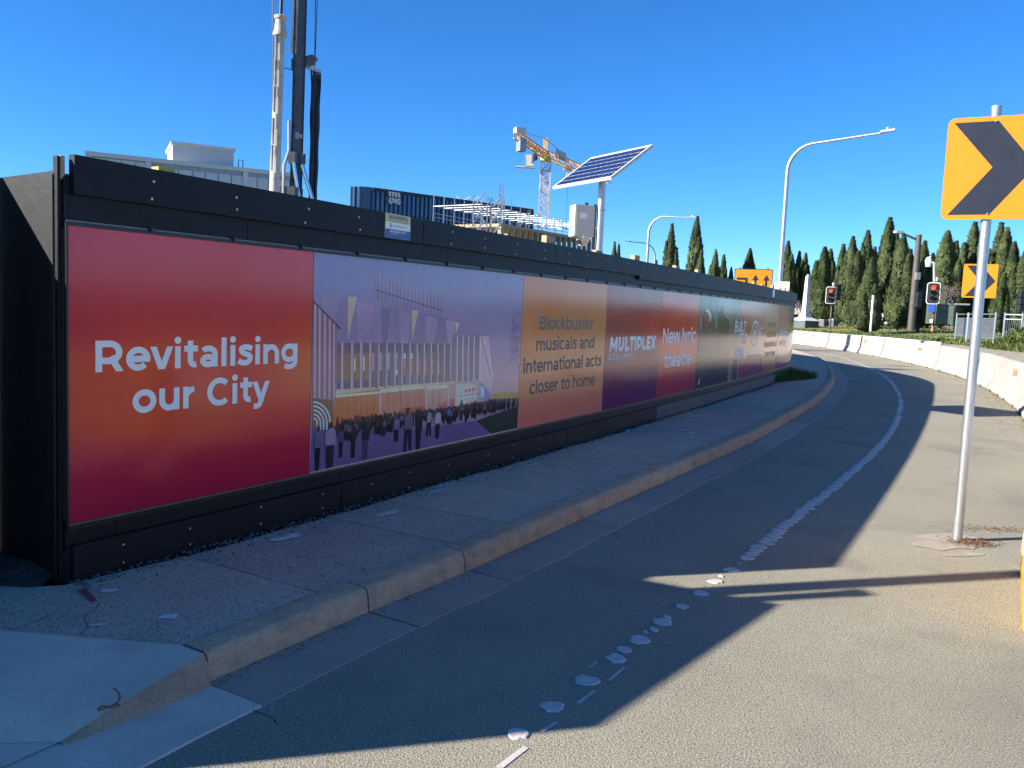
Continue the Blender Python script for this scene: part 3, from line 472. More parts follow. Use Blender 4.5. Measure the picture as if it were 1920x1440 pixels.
# ------------------------------------------------------------------ ground sheets
far = MB(); rings = [60, 110, 200, 400, 900, 2500]
rows = [[Vector((r * math.sin(2 * math.pi * k / 48), 30 + r * math.cos(2 * math.pi * k / 48), -.45)) for k in range(49)] for r in [1] + rings]
far.grid(rows); structure(far.build('ground', M['grass']))
g = MB(); rows = []
for i in range(0, 140):
    s = BC.L * i / 139
    row = []
    for off in (5.6, 6.5, 7.5, 9, 11, 14, 18, 24, 32, 45, 60, 90, 140, 220):
        p = BC.at(s, off); p.z = ter_off(off) + .03 + .05 * math.sin(p.x * .7) * math.sin(p.y * .53) * min(1, (off - 5) / 5); row.append(p)
    rows.append(row)
g.grid(rows); structure(g.build('grass_bank', M['grass'], smooth=True))
road = MB(); rows = []
ys = [-14 + i * .8 for i in range(125)]; xs = [-14 + i * .8 for i in range(62)]
rows = []
for y in ys: rows.append([Vector((x, y, terrain(x, y))) for x in xs])
road.grid(rows); road_o = structure(road.build('road', M['asphalt'], smooth=True))
yd = MB(); rows = []
for i in range(28):
    s = i * .95
    rows.append([HC.at(s, o, .085 + rnd.uniform(-.02, .02)) for o in (-.02, -.35, -.8, -1.6, -3, -6, -14, -40)])
yd.grid(rows); structure(yd.build('site_ground', M['dirt'], smooth=True))
dd = MB(); rows = []
for i in range(20):
    rows.append([Vector((-2.36 - i * .22 + rnd.uniform(-.02, .02), 4.25 - i * .01 + j * .16 - (.2 if j == 0 else 0) + rnd.uniform(-.03, .03), .10 + .035 * rnd.random() + (.02 if j else -.02))) for j in range(14)])
dd.grid(rows); structure(dd.build('site_entrance_dirt', M['dirt'], smooth=True))

# ------------------------------------------------------------------ kerb, gutter, path
def sweep(curve, s0, s1, sec, step=.35, z=0):
    """closed section [(off,z)] swept along a curve"""
    n = max(1, int(math.ceil((s1 - s0) / step))); mb = MB(); k = len(sec)
    for i in range(n + 1):
        s = s0 + (s1 - s0) * i / n
        for o, zz in sec: mb.v.append(tuple(curve.at(s, o, zz + z)))
    for i in range(n):
        for j in range(k):
            j2 = (j + 1) % k; mb.f.append((i * k + j, (i + 1) * k + j, (i + 1) * k + j2, i * k + j2))
    mb.f.append(tuple(range(k))); mb.f.append(tuple(n * k + j for j in range(k - 1, -1, -1)))
    return mb
kerb_o = structure(sweep(KC, 0.02, KC.L - .2, [(-.02, -.12), (-.02, .02), (-.15, .10), (-.15, -.12)], .5).build('kerb', M['gravel']))
SEC = [(0, -.06), (0, .004), (-.006, .06), (-.012, .10), (-.019, .118), (-.031, .130), (-.048, .136), (-.155, .139), (-.157, -.06)]
ks = [.012, 1.06, 1.94, 3.62, 4.46, 6.4, 8.55, 11.6, 14.6, 17.6, 20.8, 24, 27.5, 31, 35, 39, 43, 48, 53, 58, 63]
for a, b in zip(ks, ks[1:]):
    dz = rnd.uniform(-.004, .004)
    sweep(KC, a + .006, b - .006, [(o + rnd.uniform(-.0015, .0015), z + dz) for o, z in SEC], .3).build('kerb_stone', M['kerb'], kerb_o, smooth=35)
gut_o = structure(sweep(KC, 0.02, KC.L - .2, [(.01, -.05), (.31, -.05), (.31, .001), (.01, .0012)], .5).build('gutter', M['gravel']))
gs = [0, 1.06, 1.98, 3.6, 4.5, 6.6, 8.6, 11.6, 15, 18.5, 22, 26, 30, 34, 39, 44, 50, 56, 63]
for a, b in zip(gs, gs[1:]):
    mb = MB(); n = max(2, int((b - a) / .3)); rows = []
    for i in range(n + 1):
        s = a + .006 + (b - a - .012) * i / n; w = .33 + rnd.uniform(-.012, .012)
        rows.append([KC.at(s, .001, -.05), KC.at(s, .001, .006), KC.at(s, w * .5, .004), KC.at(s, w, .0035), KC.at(s, w + .02, -.02)])
    mb.grid(rows); mb.build('gutter_slab', M['gutter'], gut_o, smooth=40)

path_o = structure(sweep(KC, .05, 44, [(-.16, -.1), (-.16, .095), (-1.0, .095), (-1.0, -.1)], .5).build('footpath', M['gravel']))
def ray_hoard(s):
    p = KC.at(s, -.162)
    o = .3
    while o < 3.0:
        q = KC.at(s, -o); off, hs = HC.near(q.x, q.y)
        if off < .13 and hs < 41: return o
        o += .02
    return 2.7
js = [.86, 2.05, 2.72, 3.72, 4.9, 6.1, 7.6, 9.1, 10.6, 12.4, 15.2, 18.5, 22, 26, 30, 35, 40]
def slab(name, a, b, mt, par, z=.130):
    n = max(2, int((b - a) / .35)); L_, R_ = [], []
    for i in range(n + 1):
        s = a + .008 + (b - a - .016) * i / n
        w = ray_hoard(s + .02) if i in (0, n) or True else 0
        L_.append((s, w)); 
    mb = MB(); rows = []
    dz = rnd.uniform(-.003, .003)
    for s, w in L_:
        w2 = w + rnd.uniform(-.02, .02)
        rows.append([KC.at(s, -.171, -.02), KC.at(s, -.171, z + dz - .005), KC.at(s, -.178, z + dz)] + [KC.at(s, -.178 - (w2 - .178) * k / 3, z + dz) for k in (1, 2, 3)] + [KC.at(s, -w2 - .005, -.02)])
    mb.grid([list(r) for r in rows])
    k = len(rows[0]); mb.f.append(tuple(range(k - 1, -1, -1))); mb.f.append(tuple((len(rows) - 1) * k + j for j in range(k)))
    return mb.build(name, mt, par)
for a, b in zip(js, js[1:]): slab('path_slab', a, b, M['concrete_path'], path_o)
ja = KC.at(.852, -.178, -.02); jb_ = KC.at(.852, -ray_hoard(.852), -.02)
s0 = MB(); s0.prism([(-3.3, 3.755, -.02), (-1.385, 3.575, -.02), tuple(ja), tuple(jb_), (-2.25, 4.26, -.02), (-2.42, 4.20, -.02), (-2.75, 4.22, -.02), (-3.3, 4.3, -.02)], (0, 0, .15))
s0.build('path_slab', M['concrete_path'], path_o)
cr = MB()
for pts in ([(-1.96, 4.02), (-1.93, 3.93), (-1.95, 3.86), (-1.90, 3.78), (-1.86, 3.72), (-1.85, 3.625)], [(-2.1, 3.85), (-2.12, 3.75), (-2.17, 3.65)]):
    for (x0, y0), (x1, y1) in zip(pts, pts[1:]): cr.poly([(x0 - .0014, y0, .1325), (x0 + .0014, y0, .1325), (x1 + .0018, y1, .1325), (x1 - .0018, y1, .1325)])
cr.build('crack', M['rubber'], path_o)
# driveway crossing: new concrete ramp falling to the gutter, kerb tapering away
ramp_o = structure(MB().prism([(-1.40, 3.50, -.08), (-1.62, 2.98, -.08), (-4.6, 2.45, -.08), (-4.6, 3.80, -.08)], (0, 0, .06)).build('driveway_crossing', M['concrete_new']))
rp = MB(); rows = []
Tt = [Vector((-1.252, 3.483, .135)), Vector((-1.382, 3.56, .137)), Vector((-2.2, 3.638, .135)), Vector((-3.2, 3.735, .135)), Vector((-4.6, 3.87, .135))]
Bb = [Vector((-1.58, 2.95, .014)), Vector((-1.70, 2.93, .018)), Vector((-2.3, 2.82, .022)), Vector((-3.2, 2.66, .025)), Vector((-4.6, 2.4, .03))]
for i in range(13):
    t = i / 12; e = t
    rows.append([a.lerp(b, t) + Vector((0, 0, .006 * math.sin(math.pi * t))) for a, b in zip(Tt, Bb)])
rp.grid(rows); rp.build('ramp_slab', M['concrete_new'], ramp_o, smooth=True)
sd = MB(); rows = []
for i in range(13):
    t = i / 12; p = Tt[0].lerp(Bb[0], t); p = p + Vector((0, 0, .006 * math.sin(math.pi * t))); rows.append([p, p + Vector((.022, -.01, -.3 * p.z)), Vector((p.x + .045 + .01 * t, p.y - .02, -.02))])
sd.grid(rows); sd.build('ramp_kerb', M['kerb'], ramp_o, smooth=True)
ga = MB(); ga.grid([[Vector((-1.25, 3.49, .004)), Vector((-.955, 3.315, .005)), Vector((-.935, 3.30, -.02))], [Vector((-1.42, 3.2, .005)), Vector((-1.10, 3.07, .006)), Vector((-1.08, 3.05, -.02))], [Vector((-1.62, 2.95, .008)), Vector((-1.22, 2.85, .006)), Vector((-1.20, 2.83, -.02))], [Vector((-1.96, 2.42, .008)), Vector((-1.5, 2.3, .006)), Vector((-1.48, 2.29, -.02))], [Vector((-2.66, 1.2, .008)), Vector((-2.2, 1.1, .006)), Vector((-2.18, 1.1, -.02))]])
ga.build('gutter_slab', M['concrete_new'], ramp_o, smooth=40)
rp2 = MB(); rp2.grid([[Bb[k] + Vector((0, 0, -.001)) for k in range(5)], [Vector((-1.9, 2.4, .012)), Vector((-2.05, 2.35, .012)), Vector((-2.6, 2.2, .012)), Vector((-3.4, 2.0, .012)), Vector((-4.6, 1.8, .012))], [Vector((-2.6, 1.2, .012)), Vector((-2.75, 1.2, .012)), Vector((-3.2, 1.1, .012)), Vector((-3.8, 1.0, .012)), Vector((-4.8, .8, .012))]])
rp2.build('apron_slab', M['concrete_new'], ramp_o)
jn = MB(); jn.poly([(-2.10, 3.30, .0965), (-2.094, 3.303, .0965), (-1.86, 3.12, .0605), (-1.868, 3.115, .0605)]); jn.build('tooled_joint', M['rubber'], ramp_o)

# gravel along the foot of the hoarding
gv = MB()
for i in range(2600):
    s = rnd.random() ** 1.5 * 20; o = rnd.uniform(.015, .16) if rnd.random() < .85 else rnd.uniform(.1, .3); r = rnd.uniform(.004, .013) * (1 + s * .03)
    c = HC.at(s, o, .125 + r * .4); a = rnd.random() * 6
    q = [c + Vector((math.cos(a + k * 2.1) * r, math.sin(a + k * 2.1) * r, rnd.uniform(-.3, .2) * r)) for k in range(3)] + [c + Vector((0, 0, r * .8))]
    gv.add(q, [(0, 1, 3), (1, 2, 3), (2, 0, 3)])
for i in range(900):
    s = rnd.random() ** 1.3 * 14; o = abs(rnd.gauss(0, .05)) + .01; r = rnd.uniform(.002, .006)
    c = KC.at(s, o, .006 + r * .4); a = rnd.random() * 6
    q = [c + Vector((math.cos(a + k * 2.1) * r, math.sin(a + k * 2.1) * r, 0)) for k in range(3)] + [c + Vector((0, 0, r))]
    gv.add(q, [(0, 1, 3), (1, 2, 3), (2, 0, 3)])
stuff(tag(gv.build('gravel', M['gravel']), 'loose grey gravel along the foot of the hoarding', 'gravel'))

# paint marks on the path and road
def blob(cx, cy, z, rx, ry, ang=0, n=11, jag=.2, seed=0):
    q = random.Random(seed); pts = []
    for k in range(n):
        t = 2 * math.pi * k / n; r = 1 + q.uniform(-jag, jag); x = rx * r * math.cos(t); y = ry * r * math.sin(t)
        pts.append((cx + x * math.cos(ang) - y * math.sin(ang), cy + x * math.sin(ang) + y * math.cos(ang), z))
    return pts
for i, (px, py, w, h) in enumerate(((203, 1107, .04, .03), (317, 1156, .045, .035), (184, 1171, .035, .012))):
    p = bearing(px, py, 1); v = p - EYE; t = (.134 - 1.65) / v.z; q = EYE + v * t
    MB().poly(blob(q.x, q.y, .1345, w, h, .3, 12, .35, i)).build('paint_spot', M['white_paint'], path_o)
for i, (s, o, w, h) in enumerate(((2.2, .40, .10, .03), (1.3, .30, .12, .05), (3.0, .25, .10, .03), (4.6, .3, .08, .03))):
    q = HC.at(s, o); MB().poly(blob(q.x, q.y, .1345, w, h, 1.0, 14, .45, 20 + i)).build('plaster_splash', pm('splash%d' % i, (.78, .66, .55), .9, var=.3, scale=60), path_o)
MB().poly([(-2.15, 4.19, .1345), (-2.12, 4.22, .1345), (-1.98, 4.05, .1345), (-2.0, 4.03, .1345)]).build('red_mark', M['red_paint'], path_o)
for s, o in ((7.55, .28), (7.75, .5), (7.95, .72)):
    q = HC.at(s, o); ring = MB(); n = 20
    a = [(q.x + .17 * math.cos(6.283 * k / n), q.y + .17 * math.sin(6.283 * k / n), .136) for k in range(n)]; b = [(q.x + .13 * math.cos(6.283 * k / n), q.y + .13 * math.sin(6.283 * k / n), .136) for k in range(n)]
    ring.add(a + b, [(k, (k + 1) % n, n + (k + 1) % n, n + k) for k in range(n)]); ring.build('painted_ring', M['white_paint'], path_o)
# edge line: profiled dabs near, worn strip further on
line_o = LC and sweep(LC, 0, .001, [(-.01, -.02), (.01, -.02), (.01, -.03), (-.01, -.03)]).build('edge_line', M['line_paint'], road_o)
def gpt(px, py, z=0):
    v = bearing(px, py, 1) - EYE; return EYE + v * ((z - EYE.z) / v.z)
def dab(cx, cy, hw, hl, ang, seed, th=.007):
    n = 15; top = blob(cx, cy, th, hw * .88, hl * .88, ang, n, .2, seed); bot = blob(cx, cy, .001, hw, hl, ang, n, .2, seed)
    d = MB(); d.add(bot + top, [tuple(range(n, 2 * n))] + [(k, (k + 1) % n, n + (k + 1) % n, n + k) for k in range(n)])
    d.build('paint_dab', M['line_paint'], line_o)
for i, (px, py, w, h) in enumerate(((971, 1377, 40, 22), (1036, 1326, 47, 20), (1100, 1277, 45, 20), (1155, 1235, 37, 17), (1172, 1219, 28, 13), (1200, 1201, 37, 16), (1226, 1181, 15, 8), (1210, 1186, 9, 5), (1243, 1167, 36, 14), (1250, 1158, 14, 7), (1279, 1138, 24, 8), (1314, 1113, 29, 10), (1342, 1091, 29, 8), (1370, 1069, 32, 8), (1322, 1104, 6, 3), (1352, 1081, 8, 4), (1385, 1057, 6, 3))):
    a = gpt(px - w / 2, py); b = gpt(px + w / 2, py); c = gpt(px, py - h / 2); d = gpt(px, py + h / 2); q = (a + b) / 2
    dab(q.x, q.y, (b - a).length / 2, (d - c).length / 2, math.atan2(b.y - a.y, b.x - a.x), i)
ang0 = 0
s = LC.near(*gpt(1400, 1047).xy)[1]; i = 0; s_end = LC.near(6.9, 15.2)[1]
while s < s_end:
    q = LC.at(s); t = LC.at(s + .05) - q; an = math.atan2(t.y, t.x)
    stp = .105 + .03 * rnd.random(); w = .046 + .016 * rnd.random()
    dab(q.x + rnd.uniform(-.012, .012), q.y, w, stp * .47, an - math.pi / 2 - .25 + rnd.uniform(-.12, .12), 100 + i); s += stp; i += 1
s = s_end + .15
while s < 56:
    e = s + rnd.uniform(1.2, 3.2); mb = MB(); n = max(2, int((e - s) / .3))
    rows = [[LC.at(s + (e - s) * k / n, -.042 + rnd.uniform(-.02, .02), .0045), LC.at(s + (e - s) * k / n, .042 + rnd.uniform(-.02, .02), .003)] for k in range(n + 1)]
    mb.grid(rows); mb.build('worn_strip', M['line_paint'], line_o); s = e + rnd.uniform(.02, .2)
for a, b, w in (((1171, 1250), (1143, 1276), .018), ((1115, 1294), (1084, 1319), .02), ((1120, 1240), (1104, 1252), .012), ((1043, 1354), (1016, 1371), .022), ((985, 1400), (935, 1440), .03)):
    A, B = gpt(*a, .003), gpt(*b, .003); dx = (B - A).normalized(); nx = Vector((dx.y, -dx.x, 0)) * w / 2
    MB().poly([A - nx, A + nx * .6, B + nx, B - nx * .8]).build('worn_strip', M['line_paint'], line_o)
for i in range(14):
    px, py = rnd.uniform(700, 1300), rnd.uniform(1020, 1330)
    if rnd.random() < .5: px, py = rnd.uniform(1180, 1330), rnd.uniform(1050, 1160)
    q = gpt(px, py); MB().poly(blob(q.x, q.y, .003, rnd.uniform(.004, .012), rnd.uniform(.003, .008), rnd.random() * 3, 7, .4, 300 + i)).build('paint_fleck', M['line_paint'], line_o)
for pts in ([(1112, 990), (1130, 996), (1150, 1000), (1163, 1012)], [(470, 1330), (505, 1343), (520, 1358)]):
    ck = MB(); P3 = [gpt(*p, .0035) for p in pts]; P3 = catmull([(p.x, p.y, .0035) for p in P3], 4)
    for a, b in zip(P3, P3[1:]): w = rnd.uniform(.0012, .003); t = (b - a).normalized(); nx = Vector((t.y, -t.x, 0)) * w; ck.poly([a - nx, a + nx, b + nx, b - nx])
    ck.build('crack', M['rubber'], road_o)
# concrete patch, leaf litter at the sign post
pt = MB(); q = (3.42, 6.44)
pt.poly(blob(3.40, 6.40, .004, .33, .20, .4, 16, .25, 5)); pt.build('concrete_patch', pm('patch', (.34, .28, .22), .9, var=.2, scale=8, bump=.4, bscale=60), road_o)
pt = MB(); pt.poly(blob(3.3, 6.05, .004, .16, .05, .2, 12, .3, 6)); pt.build('concrete_patch', bpy.data.materials['patch'], road_o)
lf = MB()
def litter(n, fx, r0=.012):
    for i in range(n):
        x, y = fx(); a = rnd.random() * 6.3; r = rnd.uniform(.5, 1.6) * r0; z = .006 + rnd.random() * .02
        lf.add([(x + r * math.cos(a), y + r * math.sin(a), z), (x + .3 * r * math.cos(a + 1.6), y + .3 * r * math.sin(a + 1.6), z + .004), (x - r * math.cos(a), y - r * math.sin(a), z - .003), (x - .3 * r * math.cos(a + 1.6), y - .3 * r * math.sin(a + 1.6), z + .002)], [(0, 1, 2, 3)])
litter(520, lambda: (3.55 + rnd.gauss(0, .10), 6.38 + rnd.gauss(0, .05)))
litter(220, lambda: (4.0 + rnd.gauss(0, .18), 6.85 + rnd.gauss(0, .05)))
def alongb():
    s = rnd.uniform(20, 38); q = BC.at(s, rnd.uniform(-.7, -.02) * rnd.random()); return q.x, q.y
litter(900, alongb, .02)
stuff(tag(lf.build('leaf_litter', M['leaf_litter']), 'brown dead leaves gathered round the sign post and barriers', 'leaves'))
# ------------------------------------------------------------------ lettering: strokes of a geometric sans
def A_(cx, cy, rx, ry, a0, a1, n=14): return [(cx + rx * math.cos(R(a0 + (a1 - a0) * k / n)), cy + ry * math.sin(R(a0 + (a1 - a0) * k / n))) for k in range(n + 1)]
def sp_(*p): return [(v.x, v.y) for v in catmull(list(p), 4)]
def glyphs(W):
    h = W / 2; X = .54; C = .70; G = {}
    def ell(cx, rx=.29, cy=.27, ry=.28): return A_(cx, cy, rx - h, ry - h, 0, 360, 26)
    def arch(xl, xr, top=X): cy = top - h - .19; return A_((xl + xr) / 2, cy, (xr - xl) / 2, .19, 180, 0, 12) + [(xr, 0)]
    G['o'] = (.62, [ell(.31)]); l = .05 + h
    G['n'] = (.62, [[(l, 0), (l, X)], arch(l, .57 - h)]); G['h'] = (.62, [[(l, 0), (l, .74)], arch(l, .57 - h)])
    G['m'] = (.95, [[(l, 0), (l, X)], arch(l, .505), arch(.505, .90 - h)])
    G['u'] = (.62, [[(.57 - h, 0), (.57 - h, X)], [(x, X - y) for x, y in arch(l, .57 - h)][:0] + [(l, X)] + A_((l + .57 - h) / 2, h + .19 - .01, (.57 - h - l) / 2, .19, 180, 360, 12)])
    G['r'] = (.40, [[(l, 0), (l, X)], A_(l + .22, X - h - .21, .22, .21, 180, 88, 8)])
    G['a'] = (.58, [A_(.27, .33, .53 - h - .27, X - h - .33, 142, 0, 10) + [(.53 - h, 0)], A_(.265, .16, .225 - h, .17 - h, 0, 360, 20)])
    G['e'] = (.60, [A_(.31, .27, .285 - h, .28 - h, 0, 318, 26), [(.31 - .285 + h, .265), (.31 + .285, .265)]])
    G['s'] = (.50, [sp_((.45, .425), (.36, .47), (.25, .48), (.135, .445), (.125, .385), (.18, .325), (.28, .29), (.385, .24), (.40, .16), (.34, .085), (.24, .06), (.13, .075), (.04, .125))])
    G['t'] = (.42, [[(.20, .67), (.20, .2)] + A_(.20 + .12, .2, .12, .2 - h, 180, 290, 8), [(.03, X - h * .9), (.40, X - h * .9)]])
    G['l'] = (.26, [[(.13, 0), (.13, .74)]]); G['i'] = (.26, [[(.13, 0), (.13, X)], 'dot'])
    G['k'] = (.58, [[(l, 0), (l, .74)], ('c', 0, X, [(.13, .19), (.52, .62)]), ('c', 0, X, [(.26, .36), (.58, -.06)])])
    G['b'] = (.64, [[(l, 0), (l, .74)], ell(.335)]); G['d'] = (.64, [[(.59 - h, 0), (.59 - h, .74)], ell(.305)]); G['p'] = (.64, [[(l, -.19), (l, X)], ell(.335)])
    G['g'] = (.64, [ell(.30, .28, .285, .265), [(.58 - h, X), (.58 - h, .02)] + A_(.30, .02, .28 - h, .20 - h, 0, -140, 10)])
    G['c'] = (.55, [A_(.31, .27, .29 - h, .28 - h, 48, 312, 22)]); G['f'] = (.38, [[(.17, 0), (.17, .55)] + A_(.31, .55, .14, .19 - h, 180, 80, 8), [(.03, X - h * .9), (.37, X - h * .9)]])
    G['v'] = (.55, [('c', 0, X, [(.04, .62), (.275, -.02)]), ('c', 0, X, [(.51, .62), (.275, -.02)])])
    G['y'] = (.55, [('c', -.02, X, [(.04, .62), (.30, -.04)]), ('c', -.20, X, [(.51, .62), (.275, .02), (.23, -.09), (.15, -.135), (.04, -.12)])])
    G['w'] = (.84, [('c', 0, X, [(.05, .62), (.22, -.04)]), ('c', 0, X, [(.40, .60), (.22, -.04)]), ('c', 0, X, [(.42, .60), (.62, -.04)]), ('c', 0, X, [(.79, .62), (.62, -.04)])])
    L = .07 + h
    G['R'] = (.72, [[(L, 0), (L, C)], [(L, C - h), (.38, C - h)] + A_(.38, C - h - .19, .21, .19, 90, -90, 12) + [(L, C - h - .38)], ('c', 0, C, [(.40, .34), (.64, -.06)])])
    G['P'] = (.68, [[(L, 0), (L, C)], [(L, C - h), (.38, C - h)] + A_(.38, C - h - .2, .21, .2, 90, -90, 12) + [(L, C - h - .40)]])
    G['B'] = (.74, [[(L, 0), (L, C)], [(L, C - h), (.40, C - h)] + A_(.40, C - h - .14, .15, .14, 90, -90, 10) + [(L, C - h - .28)], [(L, .355), (.44, .355)] + A_(.44, .355 / 2 + h / 2, .17, .355 / 2 - h / 2, 90, -90, 10) + [(L, h)]])
    G['C'] = (.72, [A_(.40, .35, .36 - h, .365 - h, 46, 314, 24)]); G['G'] = (.76, [A_(.40, .35, .36 - h, .365 - h, 46, 345, 24), [(.42, .33), (.73, .33)], [(.70 - h * .2, .36), (.70 - h * .2, .10)]])
    G['O'] = (.82, [A_(.41, .35, .37 - h, .365 - h, 0, 360, 30)]); G['D'] = (.78, [[(L, 0), (L, C)], [(L, C - h), (.36, C - h)] + A_(.36, .35, .35 - h + .02, .35 - h, 90, -90, 14) + [(L, h)]])
    G['N'] = (.80, [[(L, 0), (L, C)], [(.73 - h, 0), (.73 - h, C)], ('c', 0, C, [(L - .05, .78), (.78 - h, -.08)])])
    G['M'] = (.96, [[(L, 0), (L, C)], [(.89 - h, 0), (.89 - h, C)], ('c', .12, C, [(L - .05, .80), (.48, .17)]), ('c', .12, C, [(.94 - h, .80), (.48, .17)])])
    G['U'] = (.76, [[(L, C), (L, .28)] + A_(.38, .28, .38 - L, .28 - h, 180, 360, 14) + [(.69 - h, C)]])
    G['L'] = (.58, [[(L, 0), (L, C)], [(L, h), (.56, h)]]); G['T'] = (.62, [[(.31, 0), (.31, C)], [(.02, C - h), (.60, C - h)]]); G['I'] = (.28, [[(.14, 0), (.14, C)]])
    G['E'] = (.64, [[(L, 0), (L, C)], [(L, h), (.60, h)], [(L, C - h), (.59, C - h)], [(L, .355), (.55, .355)]]); G['F'] = (.62, [[(L, 0), (L, C)], [(L, C - h), (.60, C - h)], [(L, .33), (.55, .33)]])
    G['X'] = (.70, [('c', 0, C, [(.04, -.07), (.66, .77)]), ('c', 0, C, [(.04, .77), (.66, -.07)])]); G['A'] = (.76, [('c', 0, C, [(.05, -.06), (.40, .78)]), ('c', 0, C, [(.71, -.06), (.36, .78)]), [(.2, .2), (.57, .2)]])
    G['K'] = (.72, [[(L, 0), (L, C)], ('c', 0, C, [(.14, .22), (.68, .79)]), ('c', 0, C, [(.30, .42), (.70, -.06)])]); G['H'] = (.78, [[(L, 0), (L, C)], [(.71 - h, 0), (.71 - h, C)], [(L, .35), (.71 - h, .35)]])
    G['W'] = (1.1, [('c', 0, C, [(.06, .78), (.30, -.06)]), ('c', 0, C, [(.54, .78), (.28, -.06)]), ('c', 0, C, [(.54, .78), (.82, -.06)]), ('c', 0, C, [(1.04, .78), (.80, -.06)])])
    G['V'] = (.72, [('c', 0, C, [(.05, .78), (.37, -.04)]), ('c', 0, C, [(.67, .78), (.35, -.04)])]); G['Y'] = (.68, [[(.34, 0), (.34, .3)], ('c', .2, C, [(.05, .78), (.35, .26)]), ('c', .2, C, [(.63, .78), (.33, .26)])])
    G['S'] = (.62, [sp_((.56, .56), (.46, .625), (.32, .64), (.17, .60), (.13, .51), (.19, .425), (.33, .37), (.47, .31), (.52, .2), (.45, .1), (.31, .06), (.17, .08), (.05, .145))])
    G['2'] = (.58, [sp_((.06, .56), (.15, .62), (.28, .635), (.42, .59), (.46, .48), (.40, .36), (.09, h)) + [], [(.08, h), (.54, h)]]); G['4'] = (.66, [[(.48, 0), (.48, .5)], ('c', 0, C, [(.42, .78), (.06, .19)]), [(.03, .2), (.64, .2)]])
    G['.'] = (.24, ['pt']); G['8'] = (.6, [A_(.3, .52, .2, .14, 0, 360, 16), A_(.3, .22, .22, .18, 0, 360, 16)])
    return G
def clip_y(pts, y0, y1):
    for sgn, yy in ((1, y0), (-1, -y1)):
        out = []
        for i in range(len(pts)):
            a, b = pts[i], pts[(i + 1) % len(pts)]; da, db = sgn * a[1] - yy, sgn * b[1] - yy
            if da >= 0: out.append(a)
            if (da >= 0) != (db >= 0):
                t = da / (da - db); out.append((a[0] + (b[0] - a[0]) * t, a[1] + (b[1] - a[1]) * t))
        pts = out
        if len(pts) < 3: return []
    return pts
def stroke_polys(pts, W):
    pts = [p for i, p in enumerate(pts) if i == 0 or math.hypot(p[0] - pts[i - 1][0], p[1] - pts[i - 1][1]) > 1e-4]
    closed = math.hypot(pts[0][0] - pts[-1][0], pts[0][1] - pts[-1][1]) < 1e-6
    if closed: pts = pts[:-1]
    n = len(pts); L, Rr = [], []
    for i in range(n):
        p = pts[i]; a = pts[i - 1] if (i or closed) else None; b = pts[(i + 1) % n] if (i < n - 1 or closed) else None
        def nrm(u, v):
            d = math.hypot(v[0] - u[0], v[1] - u[1]) or 1; return (-(v[1] - u[1]) / d, (v[0] - u[0]) / d)
        ns = ([nrm(a, p)] if a else []) + ([nrm(p, b)] if b else [])
        mx, my = sum(q[0] for q in ns), sum(q[1] for q in ns); l = math.hypot(mx, my) or 1; mx /= l; my /= l
        k = W / 2 / max(.5, mx * ns[0][0] + my * ns[0][1])
        L.append((p[0] + mx * k, p[1] + my * k)); Rr.append((p[0] - mx * k, p[1] - my * k))
    m = n if closed else n - 1
    return [[L[i], Rr[i], Rr[(i + 1) % n], L[(i + 1) % n]] for i in range(m)]
_GC = {}
def text_polys(txt, W=.125, shear=0, track=0):
    """list of (layer, polygon) in em units and the total width"""
    if W not in _GC: _GC[W] = glyphs(W)
    G = _GC[W]; x = 0; out = []
    for ch in txt:
        if ch == ' ': x += .27; continue
        adv, strokes = G[ch]
        for li, st in enumerate(strokes):
            if st == 'dot': ps = [[(.13 + .088 * math.cos(k * .524), .685 + .088 * math.sin(k * .524)) for k in range(12)]]
            elif st == 'pt': ps = [[(.04, 0), (.04 + W, 0), (.04 + W, W), (.04, W)]]
            elif st[0] == 'c': ps = [q for q in (clip_y(pp, st[1], st[2]) for pp in stroke_polys(st[3], W)) if q]
            else: ps = stroke_polys(st, W)
            for pp in ps: out.append((li, [(x + a + shear * b, b) for a, b in pp]))
        x += adv + track
    return out, x
def text_mesh(mb, txt, x0, x1, zb, cap, fn, W=.125, shear=0, lift=0):
    """lay text between x0 and x1 on surface fn(x, z, lift)"""
    ps, w = text_polys(txt, W, shear); kx = (x1 - x0) / w; kz = cap / .70
    for li, pp in ps: mb.poly([fn(x0 + a * kx, zb + b * kz, lift + li * .00025) for a, b in pp])
    return mb
# ------------------------------------------------------------------ hoarding
hb = HC.at(0, 0, 0)
hoard = thing('site_hoarding', 'long curved black plywood site hoarding carrying the printed banners', 'hoarding', hb)
def board(name, s0, s1, z0, z1, front, back, mt, par=hoard, dz=0, smooth=False):
    return sweep(HC, s0, s1, [(front, z0), (front, z1), (back, z1 + dz), (back, z0)], .5).build(name, mt, par)
HB = lambda s, z, o=0: HC.at(s, o, z)
E_ = 40
for a, b in zip([0.03, 3.0, 5.4, 7.91, 10.6, 13.65, 16.2, 18.6, 21, 23.2, 27, 31, 35], [3.0, 5.4, 7.91, 10.6, 13.65, 16.2, 18.6, 21, 23.2, 27, 31, 35, E_]):
    t = rnd.uniform(-.006, .006); zl = 2.118 if a < 6 else 2.075
    board('top_plank', a + .004, b - .004, zl + t, 2.312 + t * .6, .042, -.004, M['black_ply'])
for a, b in zip([0.0, 1.2, 3.42, 5.8, 8.2, 10.6, 13, 15.4, 17.8, 20.2, 22.6], [1.2, 3.42, 5.8, 8.2, 10.6, 13, 15.4, 17.8, 20.2, 22.6, E_]):
    board('upper_board', a + .002, b - .002, 1.95, 2.20, .002, -.018, M['black_ply'])
